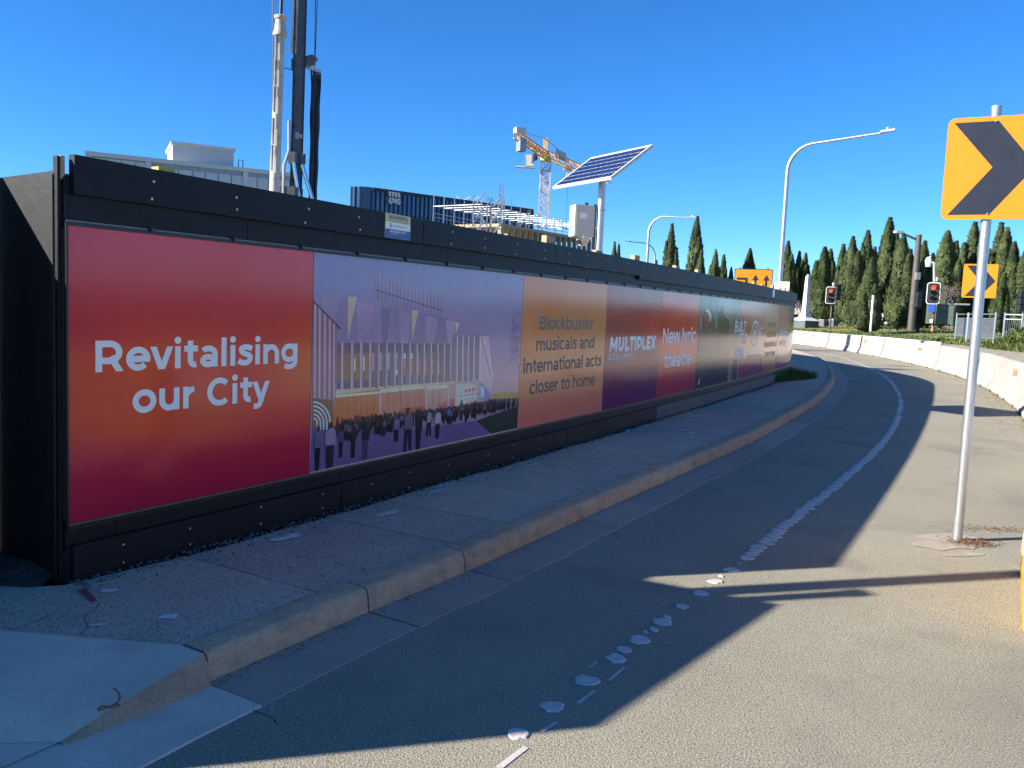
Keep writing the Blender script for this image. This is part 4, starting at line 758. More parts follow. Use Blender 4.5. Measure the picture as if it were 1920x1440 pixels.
for a, b in zip([0.0, .293, 2.112, 4.0, 5.884, 8.2, 10.6, 13, 15.4, 17.8, 20.2, 22.6], [.293, 2.112, 4.0, 5.884, 8.2, 10.6, 13, 15.4, 17.8, 20.2, 22.6, E_]):
    board('lower_board', a + .002, b - .002, .29, .45, .002, -.018, M['black_ply'])
for a, b in zip([0.02, 2.10, 5.90, 8.95, 11.5, 14, 16.6, 19, 21.6], [2.10, 5.90, 8.95, 11.5, 14, 16.6, 19, 21.6, E_]):
    board('kick_board', a + .005, b - .005, .085 if a < 8 else .10, .318 + rnd.uniform(-.004, .004), .036, .004, M['black_ply'] if a < 8 else M['grey_ply'])
board('backing_board', .01, E_, .10, 2.22, -.022, -.036, M['timber'])
for i in range(16): pass
for i, s in enumerate([.64, 2.4, 4.0, 5.52, 6.85, 8.15, 9.95, 11.15, 12.6, 14.2, 15.6, 16.5, 17.8, 18.9, 19.6, 20.3]):
    top = 2.345 if i == 0 else 2.30 if i in (1, 2, 8, 9) else rnd.uniform(2.36, 2.42); back = -.07 if i == 0 else -.12
    q = HC.at(s, back, 0); t = HC.at(s + .05, 0) - HC.at(s - .05, 0); an = math.atan2(t.y, t.x)
    mb = MB(); mb.box((q.x, q.y, top / 2), (.11 if i == 0 else .19, .06, top), an); mb.build('timber_post', M['timber_yellow'] if i == 0 else M['timber'], hoard)
# end of the frame at the near corner
q = HC.at(-.012, -.03, 0); MB().box((q.x, q.y, 1.2), (.02, .035, 2.2), R(60)).build('end_stud', M['black_ply'], hoard)
q = HC.at(.004, -.03, 0); MB().box((q.x, q.y, 2.245), (.022, .045, .115), R(60)).build('plank_end', M['timber'], hoard)
sc = MB()
for i in range(44):
    s = .46 + i * .58 + rnd.uniform(-.06, .06)
    for z in (2.245, 2.155 if s < 6 else 2.12):
        zz = z + rnd.uniform(-.012, .012); c = HC.at(s + rnd.uniform(-.02, .02), .0445, zz); t = HC.at(s + .01) - HC.at(s - .01); t.normalize(); u = Vector((0, 0, 1)); r = .0085
        n = len(sc.v); sc.add([c + (t * math.cos(k * .785) + u * math.sin(k * .785)) * r for k in range(8)] + [c + Vector((t.y, -t.x, 0)) * .002], [(k, (k + 1) % 8, 8) for k in range(8)])
for i in range(20):
    s = .25 + i * .55 + rnd.uniform(-.08, .08)
    for z in (.27, .16):
        c = HC.at(s, .0385, z + rnd.uniform(-.02, .02)); t = (HC.at(s + .01) - HC.at(s - .01)).normalized(); u = Vector((0, 0, 1)); r = .0065
        sc.add([c + (t * math.cos(k * .785) + u * math.sin(k * .785)) * r for k in range(8)] + [c + Vector((t.y, -t.x, 0)) * .002], [(k, (k + 1) % 8, 8) for k in range(8)])
stuff(sc.build('screws', M['brass'], hoard))
for a, b in zip([.005, 4.8, 9.0, 14.0, 19], [4.8, 9.0, 14.0, 19, 24.9]):
    board('banner_rail', a, b - .004, 1.962, 1.978, .022, .004, M['rail']); board('banner_rail', a, b - .004, 1.981, 1.990, .014, .004, M['rail_alu'])
    board('banner_rail', a, b - .004, .4, .416, .024, .004, M['rail']); board('banner_rail', a, b - .004, .418, .430, .016, .004, M['rail_alu'])
cl = MB()
for i in range(36):
    s = .5 + i * .58; q = HC.at(s, .015, 1.983); t = HC.at(s + .05) - HC.at(s - .05); cl.box(q, (.025, .03, .03), math.atan2(t.y, t.x))
stuff(cl.build('rail_clips', M['dark'], hoard))
board('corner_rail', .002, .014, .42, 1.98, .02, .004, M['rail'])
# return board at the site entrance, sunlit at its top corner
d = Vector((-.48, .37, 0)).normalized(); nr = Vector((d.y, -d.x, 0)) * -1
if nr.y > 0: nr = -nr
c0 = Vector((-2.318, 4.345, 0)); rb = MB()
pts = [c0 + Vector((0, 0, .03)), c0 + d * .86 + Vector((0, 0, .06)), c0 + d * .86 + Vector((0, 0, 2.235)), c0 + Vector((0, 0, 2.235))]
rb.prism([p + nr * .0 for p in pts], -nr * .018); rb.build('return_board', M['black_worn'], hoard)
if 0: pts = [c0 + d * 1.206 + Vector((0, 0, .06)), c0 + d * 2.4 + Vector((0, 0, .06)), c0 + d * 2.4 + Vector((0, 0, 2.235)), c0 + d * 1.206 + Vector((0, 0, 2.235))]

# the matching wing on the other side of the site entrance
MB().box((-2.305, 4.352, 1.15), (.075, .05, 2.12), R(20)).build('corner_light_stop', M['black_ply'], hoard)  # filler added at the hoarding corner to block a sliver of sun
wing = thing('hoarding_wing', 'black plywood hoarding wing across the narrow site entrance, beside the driveway', 'hoarding', (-2.84, 3.55, 0))
def wall(name, a, b, h, th, par, mt, z0=.02):
    a = Vector((*a, 0)); b = Vector((*b, 0)); t = (b - a).normalized(); n = Vector((-t.y, t.x, 0)) * th
    mb = MB(); mb.prism([a + Vector((0, 0, z0)), b + Vector((0, 0, z0)), b + Vector((0, 0, h)), a + Vector((0, 0, h))], n); return mb.build(name, mt, par)
wall('front_board', (-2.84, 3.55), (-3.43, 2.79), 2.30, .02, wing, M['black_ply']); wall('front_board', (-3.436, 2.783), (-4.04, 2.0), 2.30, .02, wing, M['black_ply'])
wall('return_board', (-2.845, 3.548), (-3.55, 3.88), 2.30, .02, wing, M['black_worn']); wall('side_board', (-3.552, 3.882), (-2.905, 4.785), 2.30, .02, wing, M['black_worn']); MB().box((-3.57, 3.885, 1.15), (.07, .07, 2.28), R(30)).build('corner_light_stop', M['timber'], wing); wall('corner_light_stop', (-2.85, 3.54), (-2.90, 3.60), 2.29, .05, wing, M['timber'])  # corner pieces added to stop sun leaking through the wing's joints
gp = thing('gate_post', 'tall square timber gate post just behind the hoarding wing', 'post', (-3.53, 3.62, 0))
MB().box((-3.53, 3.62, 2.2), (.15, .15, 4.4), R(20)).build('shaft', M['timber'], gp); MB().box((-3.53, 3.62, 4.42), (.18, .18, .03), R(20)).build('cap', M['galv'], gp)
gp = thing('gate_post', 'shorter timber gate post beside the tall one behind the hoarding wing', 'post', (-3.46, 3.47, 0))
MB().box((-3.46, 3.47, 1.45), (.10, .10, 2.9), R(20)).build('shaft', M['timber'], gp); MB().box((-3.46, 3.47, 2.915), (.13, .13, .03), R(20)).build('cap', M['galv'], gp)

# ------------------------------------------------------------------ printed banners
PK = (1.9, 1.28, .92)     # print colours as seen in skylight -> paper colours
def ink(c, k=1.0):
    l = lin(c); return tuple(min(.85, l[i] * PK[i] * k) for i in range(3))
def mixc(a, b, t): t = max(0, min(1, t)); return tuple(a[i] + (b[i] - a[i]) * t for i in range(3))
def ramp(stops, v):
    for (v0, c0), (v1, c1) in zip(stops, stops[1:]):
        if v <= v1: 
            t = (v - v0) / (v1 - v0); t = t * t * (3 - 2 * t); return mixc(c0, c1, t)
    return stops[-1][1]
def gauss(u, v, cu, cv, su, sv): return math.exp(-((u - cu) / su) ** 2 - ((v - cv) / sv) ** 2)
BZ0, BZ1 = .428, 1.964
SHEET = {}
def banner(s0, s1, colfn, label, nu=16, nv=22, mt=None, lift=.006):
    par = thing('printed_banner', label, 'banner', HC.at(s0, .005, BZ0), 'printed banners on the hoarding')
    mb = MB(); mb.c = []
    rows = [[HC.at(s0 + .003 + (s1 - s0 - .006) * j / nu, lift, BZ0 + (BZ1 - BZ0) * i / nv) for j in range(nu + 1)] for i in range(nv + 1)]
    mb.grid(rows); cs = [[ink(colfn(j / nu, i / nv)) for j in range(nu + 1)] for i in range(nv + 1)]
    for i in range(nv):
        for j in range(nu): mb.c.append([cs[i][j], cs[i][j + 1], cs[i + 1][j + 1], cs[i + 1][j]])
    SHEET[par.name] = mb.build('sheet', mt or M['print'], par, smooth=True)
    board('sheet_backing', s0 + .003, s1 - .003, BZ0, BZ1, lift - .001, .003, M['white_metal'], par)
    return par
LET = .0075
def lettering(par, lines, mt, W=.125, shear=0, name='lettering'):
    for txt, a, b, zb, cap in lines:
        k = (b - a) / text_polys(txt, W, shear)[1]; x = 0
        for wd_ in txt.split(' '):
            w = text_polys(wd_, W, shear)[1]; text_mesh(MB(), wd_, a + x * k, a + (x + w) * k, zb, cap, lambda x, z, l: HC.at(x, l, z), W, shear, LET).build(name, mt, SHEET[par.name]); x += w + .27
def c1(u, v):
    c = ramp([(0, (138, 26, 60)), (.12, (152, 32, 62)), (.30, (166, 46, 64)), (.48, (166, 52, 64)), (.62, (166, 46, 62)), (.80, (166, 48, 66)), (1, (172, 58, 78))], v)
    c = mixc(c, (214, 98, 46), .85 * gauss(u, v, 1.02, .50, .26, .17)); c = mixc(c, (206, 94, 48), .55 * gauss(u, v, .48, .33, .30, .12)); c = mixc(c, (200, 84, 52), .6 * gauss(u, v, .42, .58, .25, .10))
    return mixc(c, (150, 40, 72), .5 * gauss(u, v, 0, .5, .1, 1))
b1 = banner(.02, 1.79, c1, 'red and orange banner with large white slogan, nearest the camera')
lettering(b1, [('Revitalising', .150, 1.665, 1.213, .166), ('our City', .384, 1.40, .975, .166)], M['letter_white'], .146)
def c2(u, v): return mixc(mixc((150, 140, 178), (216, 178, 160), max(0, 1 - v * 1.9) * (.3 + .7 * u)), (112, 124, 180), max(0, (v - .35) / .65) * (1 - .25 * u))
b2 = banner(1.79, 4.78, c2, 'banner with a dusk picture of a finned building and crowd', 20, 20, M['print_photo'])
def picture(par, pic, name, lift0=.0066, step=.0003, mt=None):
    mb = MB(); mb.c = []
    for l, col, pts in pic:
        a0 = min(p[0] for p in pts); k0 = int(a0 / .3)
        while k0 * .3 < max(p[0] for p in pts):     # cut into short lengths that follow the curved face
            cp = [(b, a) for a, b in clip_y([(b, a) for a, b in pts], k0 * .3, k0 * .3 + .3)]; k0 += 1
            if len(cp) > 2:
                mb.poly([HC.at(s, lift0 + l * step, z) for s, z in cp]); vc = []
                for s, z in cp:
                    k = 1.12 + .16 * math.sin(s * 7.3 + z * 3 + l) * math.cos(z * 9 - s * 2.1) + .1 * (z - 1.1)
                    gl = (.38 if name == 'picture' and s < 5 else 0) * math.exp(-((s - 3.1) / .9) ** 2 - ((z - .93) / .17) ** 2); c_ = mixc(ink(col, k), (.80, .50, .30), gl * (.25 if max(col) < 110 else .6)); vc.append(c_)
                mb.c.append(vc)
    return mb.build(name, mt or M['print_photo'], SHEET[par.name])
picture(b2, PIC, 'picture')
cw = MB(); cw.c = []
extra = []
qr = random.Random(12)
for (s, z, h, a, b) in CROWD[:120]:
    for _ in range(2): extra.append((s + qr.uniform(-.12, .12), z + qr.uniform(-.012, .02), h * qr.uniform(.75, 1.05), qr.choice([(30, 26, 38), (36, 32, 44), (52, 48, 62), (84, 84, 112), (60, 44, 48)]), (30, 26, 38)))
for i, (s, z, h, a, b) in enumerate(sorted(extra + CROWD[:120], key=lambda t: -t[1]) + CROWD[120:]):
    w = h * .30; lf_ = .0094 + i * .000012; q = random.Random(i)
    def P_(dx, dz): return HC.at(min(4.774, max(1.796, s + dx * w)), lf_, max(.432, z + dz * h))
    j = q.uniform(-.1, .1); w *= q.uniform(.75, 1.25); st_ = q.uniform(-.12, .12)
    cw.poly([P_(-.34 + st_, 0), (P_(-.10 + st_, 0)), P_(-.02, .46), P_(.10 - st_, 0), P_(.32 - st_, .02), P_(.34, .5), P_(-.36, .5)]); cw.c.append(ink(b))
    cw.poly([P_(-.36, .44), P_(.36, .44), P_(.48, .62), P_(.44, .80), P_(.16, .86), P_(-.14, .86), P_(-.44, .80), P_(-.46, .6)]); cw.c.append(ink(a))
    cw.poly([P_(j + .17 * math.cos(k * .785) * 1.15, .93 + .072 * math.sin(k * .785)) for k in range(8)]); cw.c.append(ink((48, 38, 44)))
stuff(cw.build('crowd_print', M['print_photo'], SHEET[b2.name]))
br = MB(); br.c = []
def branch(s, z, a, l, k):
    s2, z2 = s + l * math.cos(a), z + l * math.sin(a)
    if s2 < 4.77:
        nx, nz = -math.sin(a) * .0025, math.cos(a) * .0025
        br.poly([HC.at(min(4.775, s + nx), .0095, z + nz), HC.at(min(4.775, s - nx), .0095, z - nz), HC.at(s2, .0095, z2)]); br.c.append(ink((74, 60, 76)))
        if k:
            for q in (-.5, .45): branch(s2, z2, a + q + rnd.uniform(-.25, .25), l * .72, k - 1)
for z in (1.05, 1.15, 1.28, 1.40): branch(4.77, z, R(150 + rnd.uniform(-25, 35)), .085, 4)
stuff(br.build('tree_print', M['print_photo'], SHEET[b2.name]))
for wd_, a, b in (('LYRIC', 3.62, 3.75), ('THEATRE', 3.77, 3.955)): text_mesh(MB(), wd_, a, b, .935, .03, lambda x, z, l: HC.at(x, l, z), .11, 0, .0096).build('lettering', M['letter_white'], SHEET[b2.name])
b3 = banner(4.78, 6.94, lambda u, v: ramp([(0, (186, 108, 96)), (.3, (204, 128, 98)), (.55, (204, 130, 92)), (1, (190, 118, 84))], v), 'plain orange banner with four lines of dark text, nearest the camera of its kind')
T4 = lambda a, b: [('Blockbuster', a + (5.15 - 4.78) / 2.16 * (b - a), a + (6.56 - 4.78) / 2.16 * (b - a), 1.425, .140), ('musicals and', a + .32 / 2.16 * (b - a), a + 1.84 / 2.16 * (b - a), 1.205, .140), ('international acts', a + .06 / 2.16 * (b - a), a + 2.08 / 2.16 * (b - a), .985, .140), ('closer to home', a + .22 / 2.16 * (b - a), a + 1.91 / 2.16 * (b - a), .762, .140)]
lettering(b3, T4(4.78, 6.94), M['letter_dark'], .125)
def c4(u, v): return mixc(mixc(ramp([(0, (84, 26, 82)), (.25, (92, 34, 82)), (.5, (122, 54, 74)), (.8, (138, 52, 72)), (1, (142, 58, 84))], v), (192, 46, 56), .8 * gauss(u, v, .95, .66, .4, .16)), (110, 60, 84), .7 * gauss(u, v, .8, 1, .3, .1))
b4 = banner(6.94, 8.98, c4, 'dark red to purple banner with a bold white company name')
lettering(b4, [('MULTIPLEX', 7.07, 8.80, 1.142, .186)], M['letter_white'], .185, .10); lettering(b4, [('Built to outperform.', 7.06, 7.98, 1.045, .075)], M['letter_white'], .11, .18)
def c5(u, v): return mixc(ramp([(0, (136, 36, 66)), (.3, (160, 46, 72)), (.5, (196, 60, 70)), (.68, (228, 44, 52)), (.82, (184, 60, 66)), (1, (164, 70, 80))], v), (236, 36, 48), .5 * gauss(u, v, .5, .66, .7, .1))
b5 = banner(8.98, 10.94, c5, 'bright red banner with two lines of white text')
lettering(b5, [('New lyric', 9.09, 10.82, 1.205, .225), ('theatre', 9.22, 10.60, .850, .225)], M['letter_white'], .125)
def c6(u, v): return mixc(ramp([(0, (38, 50, 66)), (.3, (44, 54, 66)), (.6, (78, 80, 84)), (1, (74, 78, 76))], v), (150, 150, 172), .85 * gauss(u, v, .62, .98, .22, .3))
b6 = banner(10.94, 13.965, c6, 'dark grey banner with a photograph of silhouetted people', mt=M['print_photo'])
picture(b6, PIC6, 'picture')
b7 = banner(13.965, 16.52, lambda u, v: (235, 235, 240) if u < .02 else ramp([(0, (116, 32, 88)), (.25, (132, 46, 84)), (.5, (150, 78, 66)), (.75, (150, 76, 70)), (1, (156, 84, 92))], v), 'maroon banner with a white oval crest', nu=50)
lettering(b7, [('ACT', 15.84, 16.34, 1.28, .15)], M['letter_white'], .14); lettering(b7, [('builtforcbr.act.gov.au'.replace('v.', 'v.'), 14.82, 16.26, .812, .06)], M['letter_white'], .10)
for txt, a, b, zb, cap in (('BUILT', 13.49, 14.47, 1.345, .215), ('FOR', 13.99, 14.58, 1.118, .21), ('CBR', 13.72, 14.44, .845, .21)): text_mesh(MB(), txt, a, b, zb, cap, lambda x, z, l: HC.at(x, l, z), .13, 0, .009).build('lettering', M['letter_white'], SHEET[b7.name])
rg = MB(); n = 36
for r0, r1 in ((1, .84),):
    rg.add([HC.at(15.41 + .37 * r0 * math.cos(6.2832 * k / n), .0078, 1.30 + .275 * r0 * math.sin(6.2832 * k / n)) for k in range(n)] + [HC.at(15.41 + .37 * r1 * math.cos(6.2832 * k / n), .0078, 1.30 + .275 * r1 * math.sin(6.2832 * k / n)) for k in range(n)], [(k, (k + 1) % n, n + (k + 1) % n, n + k) for k in range(n)])
rg.build('crest_ring', M['letter_white'], SHEET[b7.name])
cs_ = MB()
for pts in ([(-.04, -.06), (.04, -.06), (.04, .10), (-.04, .10)], [(-.16, -.06), (-.08, -.06), (-.08, .06), (-.13, .09)], [(.08, -.06), (.16, -.06), (.13, .09), (.08, .06)], [(-.2, -.10), (.2, -.10), (.17, -.08), (-.17, -.08)], [(-.14, -.15), (.14, -.15), (.16, -.13), (-.16, -.13)], [(-.06, .12), (.06, .12), (0, .17)]): cs_.poly([HC.at(15.41 + a, .0078, 1.30 + b) for a, b in pts])
cs_.build('crest', M['letter_white'], SHEET[b7.name])
b8 = banner(16.52, 18.27, lambda u, v: ramp([(0, (156, 98, 88)), (.35, (172, 118, 84)), (.6, (168, 122, 72)), (1, (166, 124, 82))], v), 'ochre banner with small dark text, between two maroon banners')
lettering(b8, T4(16.52, 18.27), M['letter_dark'], .125)
b9 = banner(18.29, 19.9, lambda u, v: ramp([(0, (104, 36, 88)), (.25, (122, 48, 84)), (.5, (152, 84, 64)), (1, (150, 90, 70))], v), 'far orange-brown to maroon banner with two lines of white text')
k_ = (19.9 - 18.29) / 1.77
lettering(b9, [('Revitalising', 18.29 + .13 * k_, 18.29 + 1.645 * k_, 1.213, .166), ('our City', 18.29 + .364 * k_, 18.29 + 1.38 * k_, .975, .166)], M['letter_white'], .132)
b10 = banner(19.9, 23.2, lambda u, v: ramp([(0, (52, 62, 78)), (.5, (92, 104, 106)), (1, (88, 104, 112))], v), 'blue-grey banner at the far curved end of the hoarding')

# warning sign fixed to the top plank
ws = thing('warning_sign', 'small yellow, white and blue security warning sign on the hoarding', 'sign', HC.at(2.507, .043, 2.13))
fw_ = lambda x, z, l: HC.at(x, l, z)
board('plate', 2.507, 2.822, 2.13, 2.312, .0455, .0425, M['white_metal'], ws)
board('yellow_field', 2.509, 2.820, 2.248, 2.311, .0462, .0456, pm('warn_yellow', (.68, .56, .20), .4, var=.06, scale=30), ws)
board('white_field', 2.509, 2.820, 2.196, 2.2475, .0462, .0456, M['letter_white'], ws)
board('blue_field', 2.509, 2.820, 2.131, 2.1955, .0462, .0456, pm('warn_blue', (.045, .10, .27), .4, var=.06, scale=30), ws)
mb = MB(); text_mesh(mb, 'WARNING', 2.545, 2.788, 2.272, .030, fw_, .15, 0, .0464); mb.build('lettering', M['letter_navy'], ws); mb = MB(); text_mesh(mb, 'PROPERTY PROTECTED BY', 2.545, 2.788, 2.254, .010, fw_, .10, 0, .0464); mb.build('lettering', M['letter_navy'], ws)
mb = MB(); text_mesh(mb, 'secwatch', 2.61, 2.78, 2.214, .022, fw_, .08, 0, .0464); mb.build('lettering', M['letter_grey'], ws)
mb = MB(); text_mesh(mb, '24 HOUR CCTV', 2.565, 2.765, 2.172, .017, fw_, .14, 0, .0464); mb.build('lettering', M['letter_white'], ws); mb = MB(); text_mesh(mb, 'MONITORIN'.replace('MONITORIN', 'MONITORING'), 2.565, 2.66, 2.158, .007, fw_, .1, 0, .0464); mb.build('lettering', M['letter_white'], ws)
ey = MB(); n = 20
for r0, r1 in ((.019, .0155), (.0085, .001)):
    ey.add([HC.at(2.575 + r0 * math.cos(6.2832 * k / n), .0464, 2.222 + r0 * math.sin(6.2832 * k / n)) for k in range(n)] + [HC.at(2.575 + r1 * math.cos(6.2832 * k / n), .0464, 2.222 + r1 * math.sin(6.2832 * k / n)) for k in range(n)], [(k, (k + 1) % n, n + (k + 1) % n, n + k) for k in range(n)])
ey.build('eye_logo', M['letter_navy'], ws)

# small white tag further along the top plank
wt = thing('white_tag', 'small pale tag on the far top plank of the hoarding', 'tag', HC.at(16.9, .043, 2.1)); board('plate', 16.95, 17.2, 2.11, 2.29, .047, .0435, M['letter_white'], wt)
# ------------------------------------------------------------------ concrete barriers
def barrier_mesh(s0, s1, par_label):
    base = BC.at((s0 + s1) / 2, .3, 0)
    b = thing('concrete_barrier', par_label, 'barrier', base, 'concrete barriers along the bend')
    half = [(.0, 0.02), (.0, .075), (.03, .105), (.125, .30), (.145, .36), (.19, .86), (.21, .885), (.235, .895)]
    sec = [(o, z) for o, z in half] + [(.60 - o, z) for o, z in reversed(half)]
    n = max(3, int((s1 - s0) / .6)); mb = MB(); k = len(sec)
    for i in range(n + 1):
        s = s0 + (s1 - s0) * i / n
        for o, z in sec: mb.v.append(tuple(BC.at(s, o + rnd.uniform(-.004, .004), z + rnd.uniform(-.003, .003))))
    for i in range(n):
        for j in range(k):
            j2 = (j + 1) % k; mb.f.append((i * k + j, (i + 1) * k + j, (i + 1) * k + j2, i * k + j2))
    mb.f.append(tuple(range(k))); mb.f.append(tuple(n * k + j for j in range(k - 1, -1, -1)))
    body = mb.build('body', M['barrier'], b, smooth=30)
    for u in (.22, .78):
        f = MB(); s = s0 + (s1 - s0) * u; f.hexa([BC.at(s - .12, -.004, .0), BC.at(s + .12, -.004, .0), BC.at(s + .12, .1, .0), BC.at(s - .12, .1, .0), BC.at(s - .10, -.004, .05), BC.at(s + .10, -.004, .05), BC.at(s + .10, .1, .05), BC.at(s - .10, .1, .05)]); f.build('lifting_slot', M['rubber'], body)
    return b
def on_barrier(s, h):    # point on the road face of a barrier
    t = (h - .36) / .5; return BC.at(s, .145 + .045 * t - .006, h)
bj = [BC.near(x, y)[1] for x, y in ((4.1, 1.0), (5.6, 7.4), (7.5, 11.8), (10.27, 17.29), (12.58, 22.59), (15.46, 31.41), (17.29, 40.38), (18.3, 50.23), (17.9, 58))]
segs = []
for a, b in zip(bj, bj[1:]):
    mid = (a + b) / 2; segs.append((a + .09, mid - .012)); segs.append((mid + .012, b - .09))
nseg = len(segs)
for i, (a, b) in enumerate(segs):
    k = i - 4
    lab = ('pale concrete barrier standing beyond the right edge of the view, %s from the start' % ORD[i + 1]) if k < 0 else 'pale concrete barrier on the bend, %s counting from the right edge' % ORD[k + 1]
    b_ = barrier_mesh(a, b, lab)
    if i % 2 == 0 and i >= 2:
        mb = MB(); L0 = b - .2 - 1.0
        L0 = a + (b - a) * .62
        text_mesh(mb, 'Coates', L0, L0 + .75, .60, .15, lambda x, z, l: BC.at(2 * L0 + .75 - x if False else x, .145 + .09 * (z - .36) - .008 - l, z), .13); 
        # lettering runs with the direction of travel mirrored for the road side
        mb = MB(); text_mesh(mb, 'Coates', 0, .75, .58, .16, lambda x, z, l: BC.at(L0 + .75 - x, .145 + .09 * (z - .36) - .008 - l, z), .13)
        mb.build('stencil', M['orange_paint'], b_)

# ------------------------------------------------------------------ chevron sign, near
P = Vector((3.47, 6.44, 0)); cs = thing('chevron_sign', 'large yellow and black chevron sign on galvanised post, nearest the camera', 'road sign', P, 'chevron signs on the bend')
tz = 3.255; top = P + Vector((0, 0, tz))
MB().tube([P + Vector((0, 0, -.05)), top], .036, 20).build('post', M['galv'], cs, smooth=40)
MB().lathe(top, [(.0365, -.004), (.0375, .004), (.034, .012), (.001, .014)], 20).build('cap', M['galv_dull'], cs, smooth=40)
SA = R(28)     # plate turned a little away from square-on
su = Vector((math.cos(SA), -math.sin(SA), 0)); sn = Vector((-math.sin(SA), -math.cos(SA), 0)); sw_, sh_ = .62, .745; zc = 2.812
pc = P + sn * .052 + Vector((0, 0, zc)) + su * .003
def sp(x, z, l=0): return pc + su * x + Vector((0, 0, z)) + sn * l
def rrect(w, h, r, n=6):
    o = []
    for cx, cy, a0 in ((w / 2 - r, h / 2 - r, 0), (-w / 2 + r, h / 2 - r, 90), (-w / 2 + r, -h / 2 + r, 180), (w / 2 - r, -h / 2 + r, 270)):
        for k in range(n + 1): o.append((cx + r * math.cos(R(a0 + 90 * k / n)), cy + r * math.sin(R(a0 + 90 * k / n))))
    return o
mb = MB(); mb.prism([sp(x, z) for x, z in rrect(sw_, sh_, .05)], -sn * .003); mb.build('plate_back', M['galv_dull'], cs)
yf = MB().poly([sp(x, z, .001) for x, z in rrect(sw_ - .002, sh_ - .002, .05)]).build('yellow_face', M['sign_yellow'], cs)
chev = [(-.335, .335), (.0, .335), (.335, 0), (.0, -.335), (-.335, -.335), (-.03, .0)]
chev = [(-.27, .338), (.02, .338), (.28, .005), (.012, -.338), (-.265, -.338), (.005, .005)]
MB().add([sp(x, z, .002) for x, z in chev], [(0, 1, 2, 5), (5, 2, 3, 4)]).build('chevron', M['sign_black'], yf)
for z in (.325, -.325):
    c = sp(.0, z * 1.02, .004); mb = MB(); mb.tube([c, c + sn * .006], [.009, .007], 10); mb.build('bolt', M['chrome'], cs)
for z in (.24, -.24):
    mb = MB(); q = sp(.0, z, -.02); mb.box(q, (.34, .02, .03), -SA); mb.build('bracket', M['galv_dull'], cs)
# chevron sign, far
P2 = bearing(1837, 527, 28.6); P2.z = terrain(P2.x, P2.y); cs2 = thing('chevron_sign', 'smaller chevron sign standing behind the concrete barriers', 'road sign', P2, 'chevron signs on the bend')
MB().tube([P2, P2 + Vector((0, 0, 3.4 - P2.z))], .036, 12).build('post', M['galv'], cs2, smooth=40)
v2 = Vector((P2.x, P2.y, 0)).normalized(); sn2 = -v2; su2 = Vector((v2.y, -v2.x, 0)); zc2 = bearing(1837, 527, 28.6).z
def sp2(x, z, l=0): return Vector((P2.x, P2.y, zc2)) + sn2 * (.05 + l) + su2 * x + Vector((0, 0, z))
MB().prism([sp2(x, z) for x, z in rrect(.89, .98, .05)], -sn2 * .004).build('yellow_face', M['sign_yellow'], cs2)
MB().add([sp2(x * 1.22, z * 1.38, .003) for x, z in [(-.30, .325), (.02, .325), (.33, .0), (.02, -.325), (-.30, -.325), (.0, .0)]], [(0, 1, 2, 5), (5, 2, 3, 4)]).build('chevron', M['sign_black'], cs2)

# yellow plastic barricade at the right edge
yb = Vector((2.858, 4.495, 0)); yo = thing('plastic_barricade', 'upright yellow plastic safety barricade at the right edge of the road', 'barricade', yb)
def yp(a, b, z): return yb + Vector((.50, .86, 0)) * a + Vector((.86, -.50, 0)) * b + Vector((0, 0, z))
sec = [(0, .02, .0), (0, .0, .03), (.0, .015, .5), (.0, .04, .90), (.0, .07, .97), (.0, .12, .99)]
mb = MB()
prof = [(-.02, 0), (-.035, .04), (-.03, .30), (-.005, .34), (-.005, .62), (.02, .66), (.03, .93), (.06, .985), (.14, .985), (.17, .93), (.18, .66), (.205, .62), (.205, .34), (.23, .30), (.235, .04), (.22, 0)]
rows = [[yp(a, b, z) for b, z in prof] for a in (0, .06, .5, 1.0, 1.44, 1.5)]
mb.grid(rows); k = len(prof); mb.f.append(tuple(range(k))); mb.f.append(tuple(5 * k + j for j in range(k - 1, -1, -1))); mb.build('body', M['plastic_yellow'], yo, smooth=35)
for a, z in ((.05, .70), (.09, .36)):
    c = yp(a, -.02, z); mb = MB(); mb.tube([c, c + Vector((-.022, .012, 0))], [.026, .018], 12); mb.build('cap_bolt', M['white_paint'], yo, smooth=30)
pn = MB(); pn.prism([yp(.55, -.046, .30), yp(.80, -.05, .28), yp(.82, -.03, .66), yp(.58, -.028, .64)], (-.006, .004, 0)); pn.build('sign_edge', M['timber'], yo)

# dried twig on the driveway
tw = [gpt(px, py, .085) for px, py in ((213, 1297), (224, 1305), (222, 1315), (205, 1322), (184, 1326), (192, 1321), (212, 1323), (224, 1320), (216, 1318))]
tw = [Vector((p.x, p.y, .078 + (p.y - 3.1) * .2)) for p in tw]
tag(MB().tube(catmull([tuple(p) for p in tw], 5), .0035, 6).build('dry_twig', M['leaf_litter'], smooth=True, base=tw[0]), 'curled dry brown twig lying on the pale driveway', 'twig')
# weeds at the far end of the hoarding
wd = MB(); 
for i in range(1500):
    s = 18.2 + rnd.random() * 3.0; w = .1 + .55 * min(1, max(0, (s - 18) / 2.2)); o = .05 + rnd.random() * w; c = HC.at(s, o, .12); a = rnd.random() * 6.3; h = rnd.uniform(.12, .34) * (1 - .5 * o / (w + .1)); l = .16 * rnd.random(); t = Vector((math.cos(a), math.sin(a), 0)); x = Vector((-t.y, t.x, 0)) * .012
    wd.add([c - x, c + x, c + t * l + Vector((0, 0, h))], [(0, 1, 2)])
tag(wd.build('weed_clump', M['weed'], base=HC.at(19.5, .3, .12)), 'green weeds growing at the far foot of the hoarding', 'weeds')

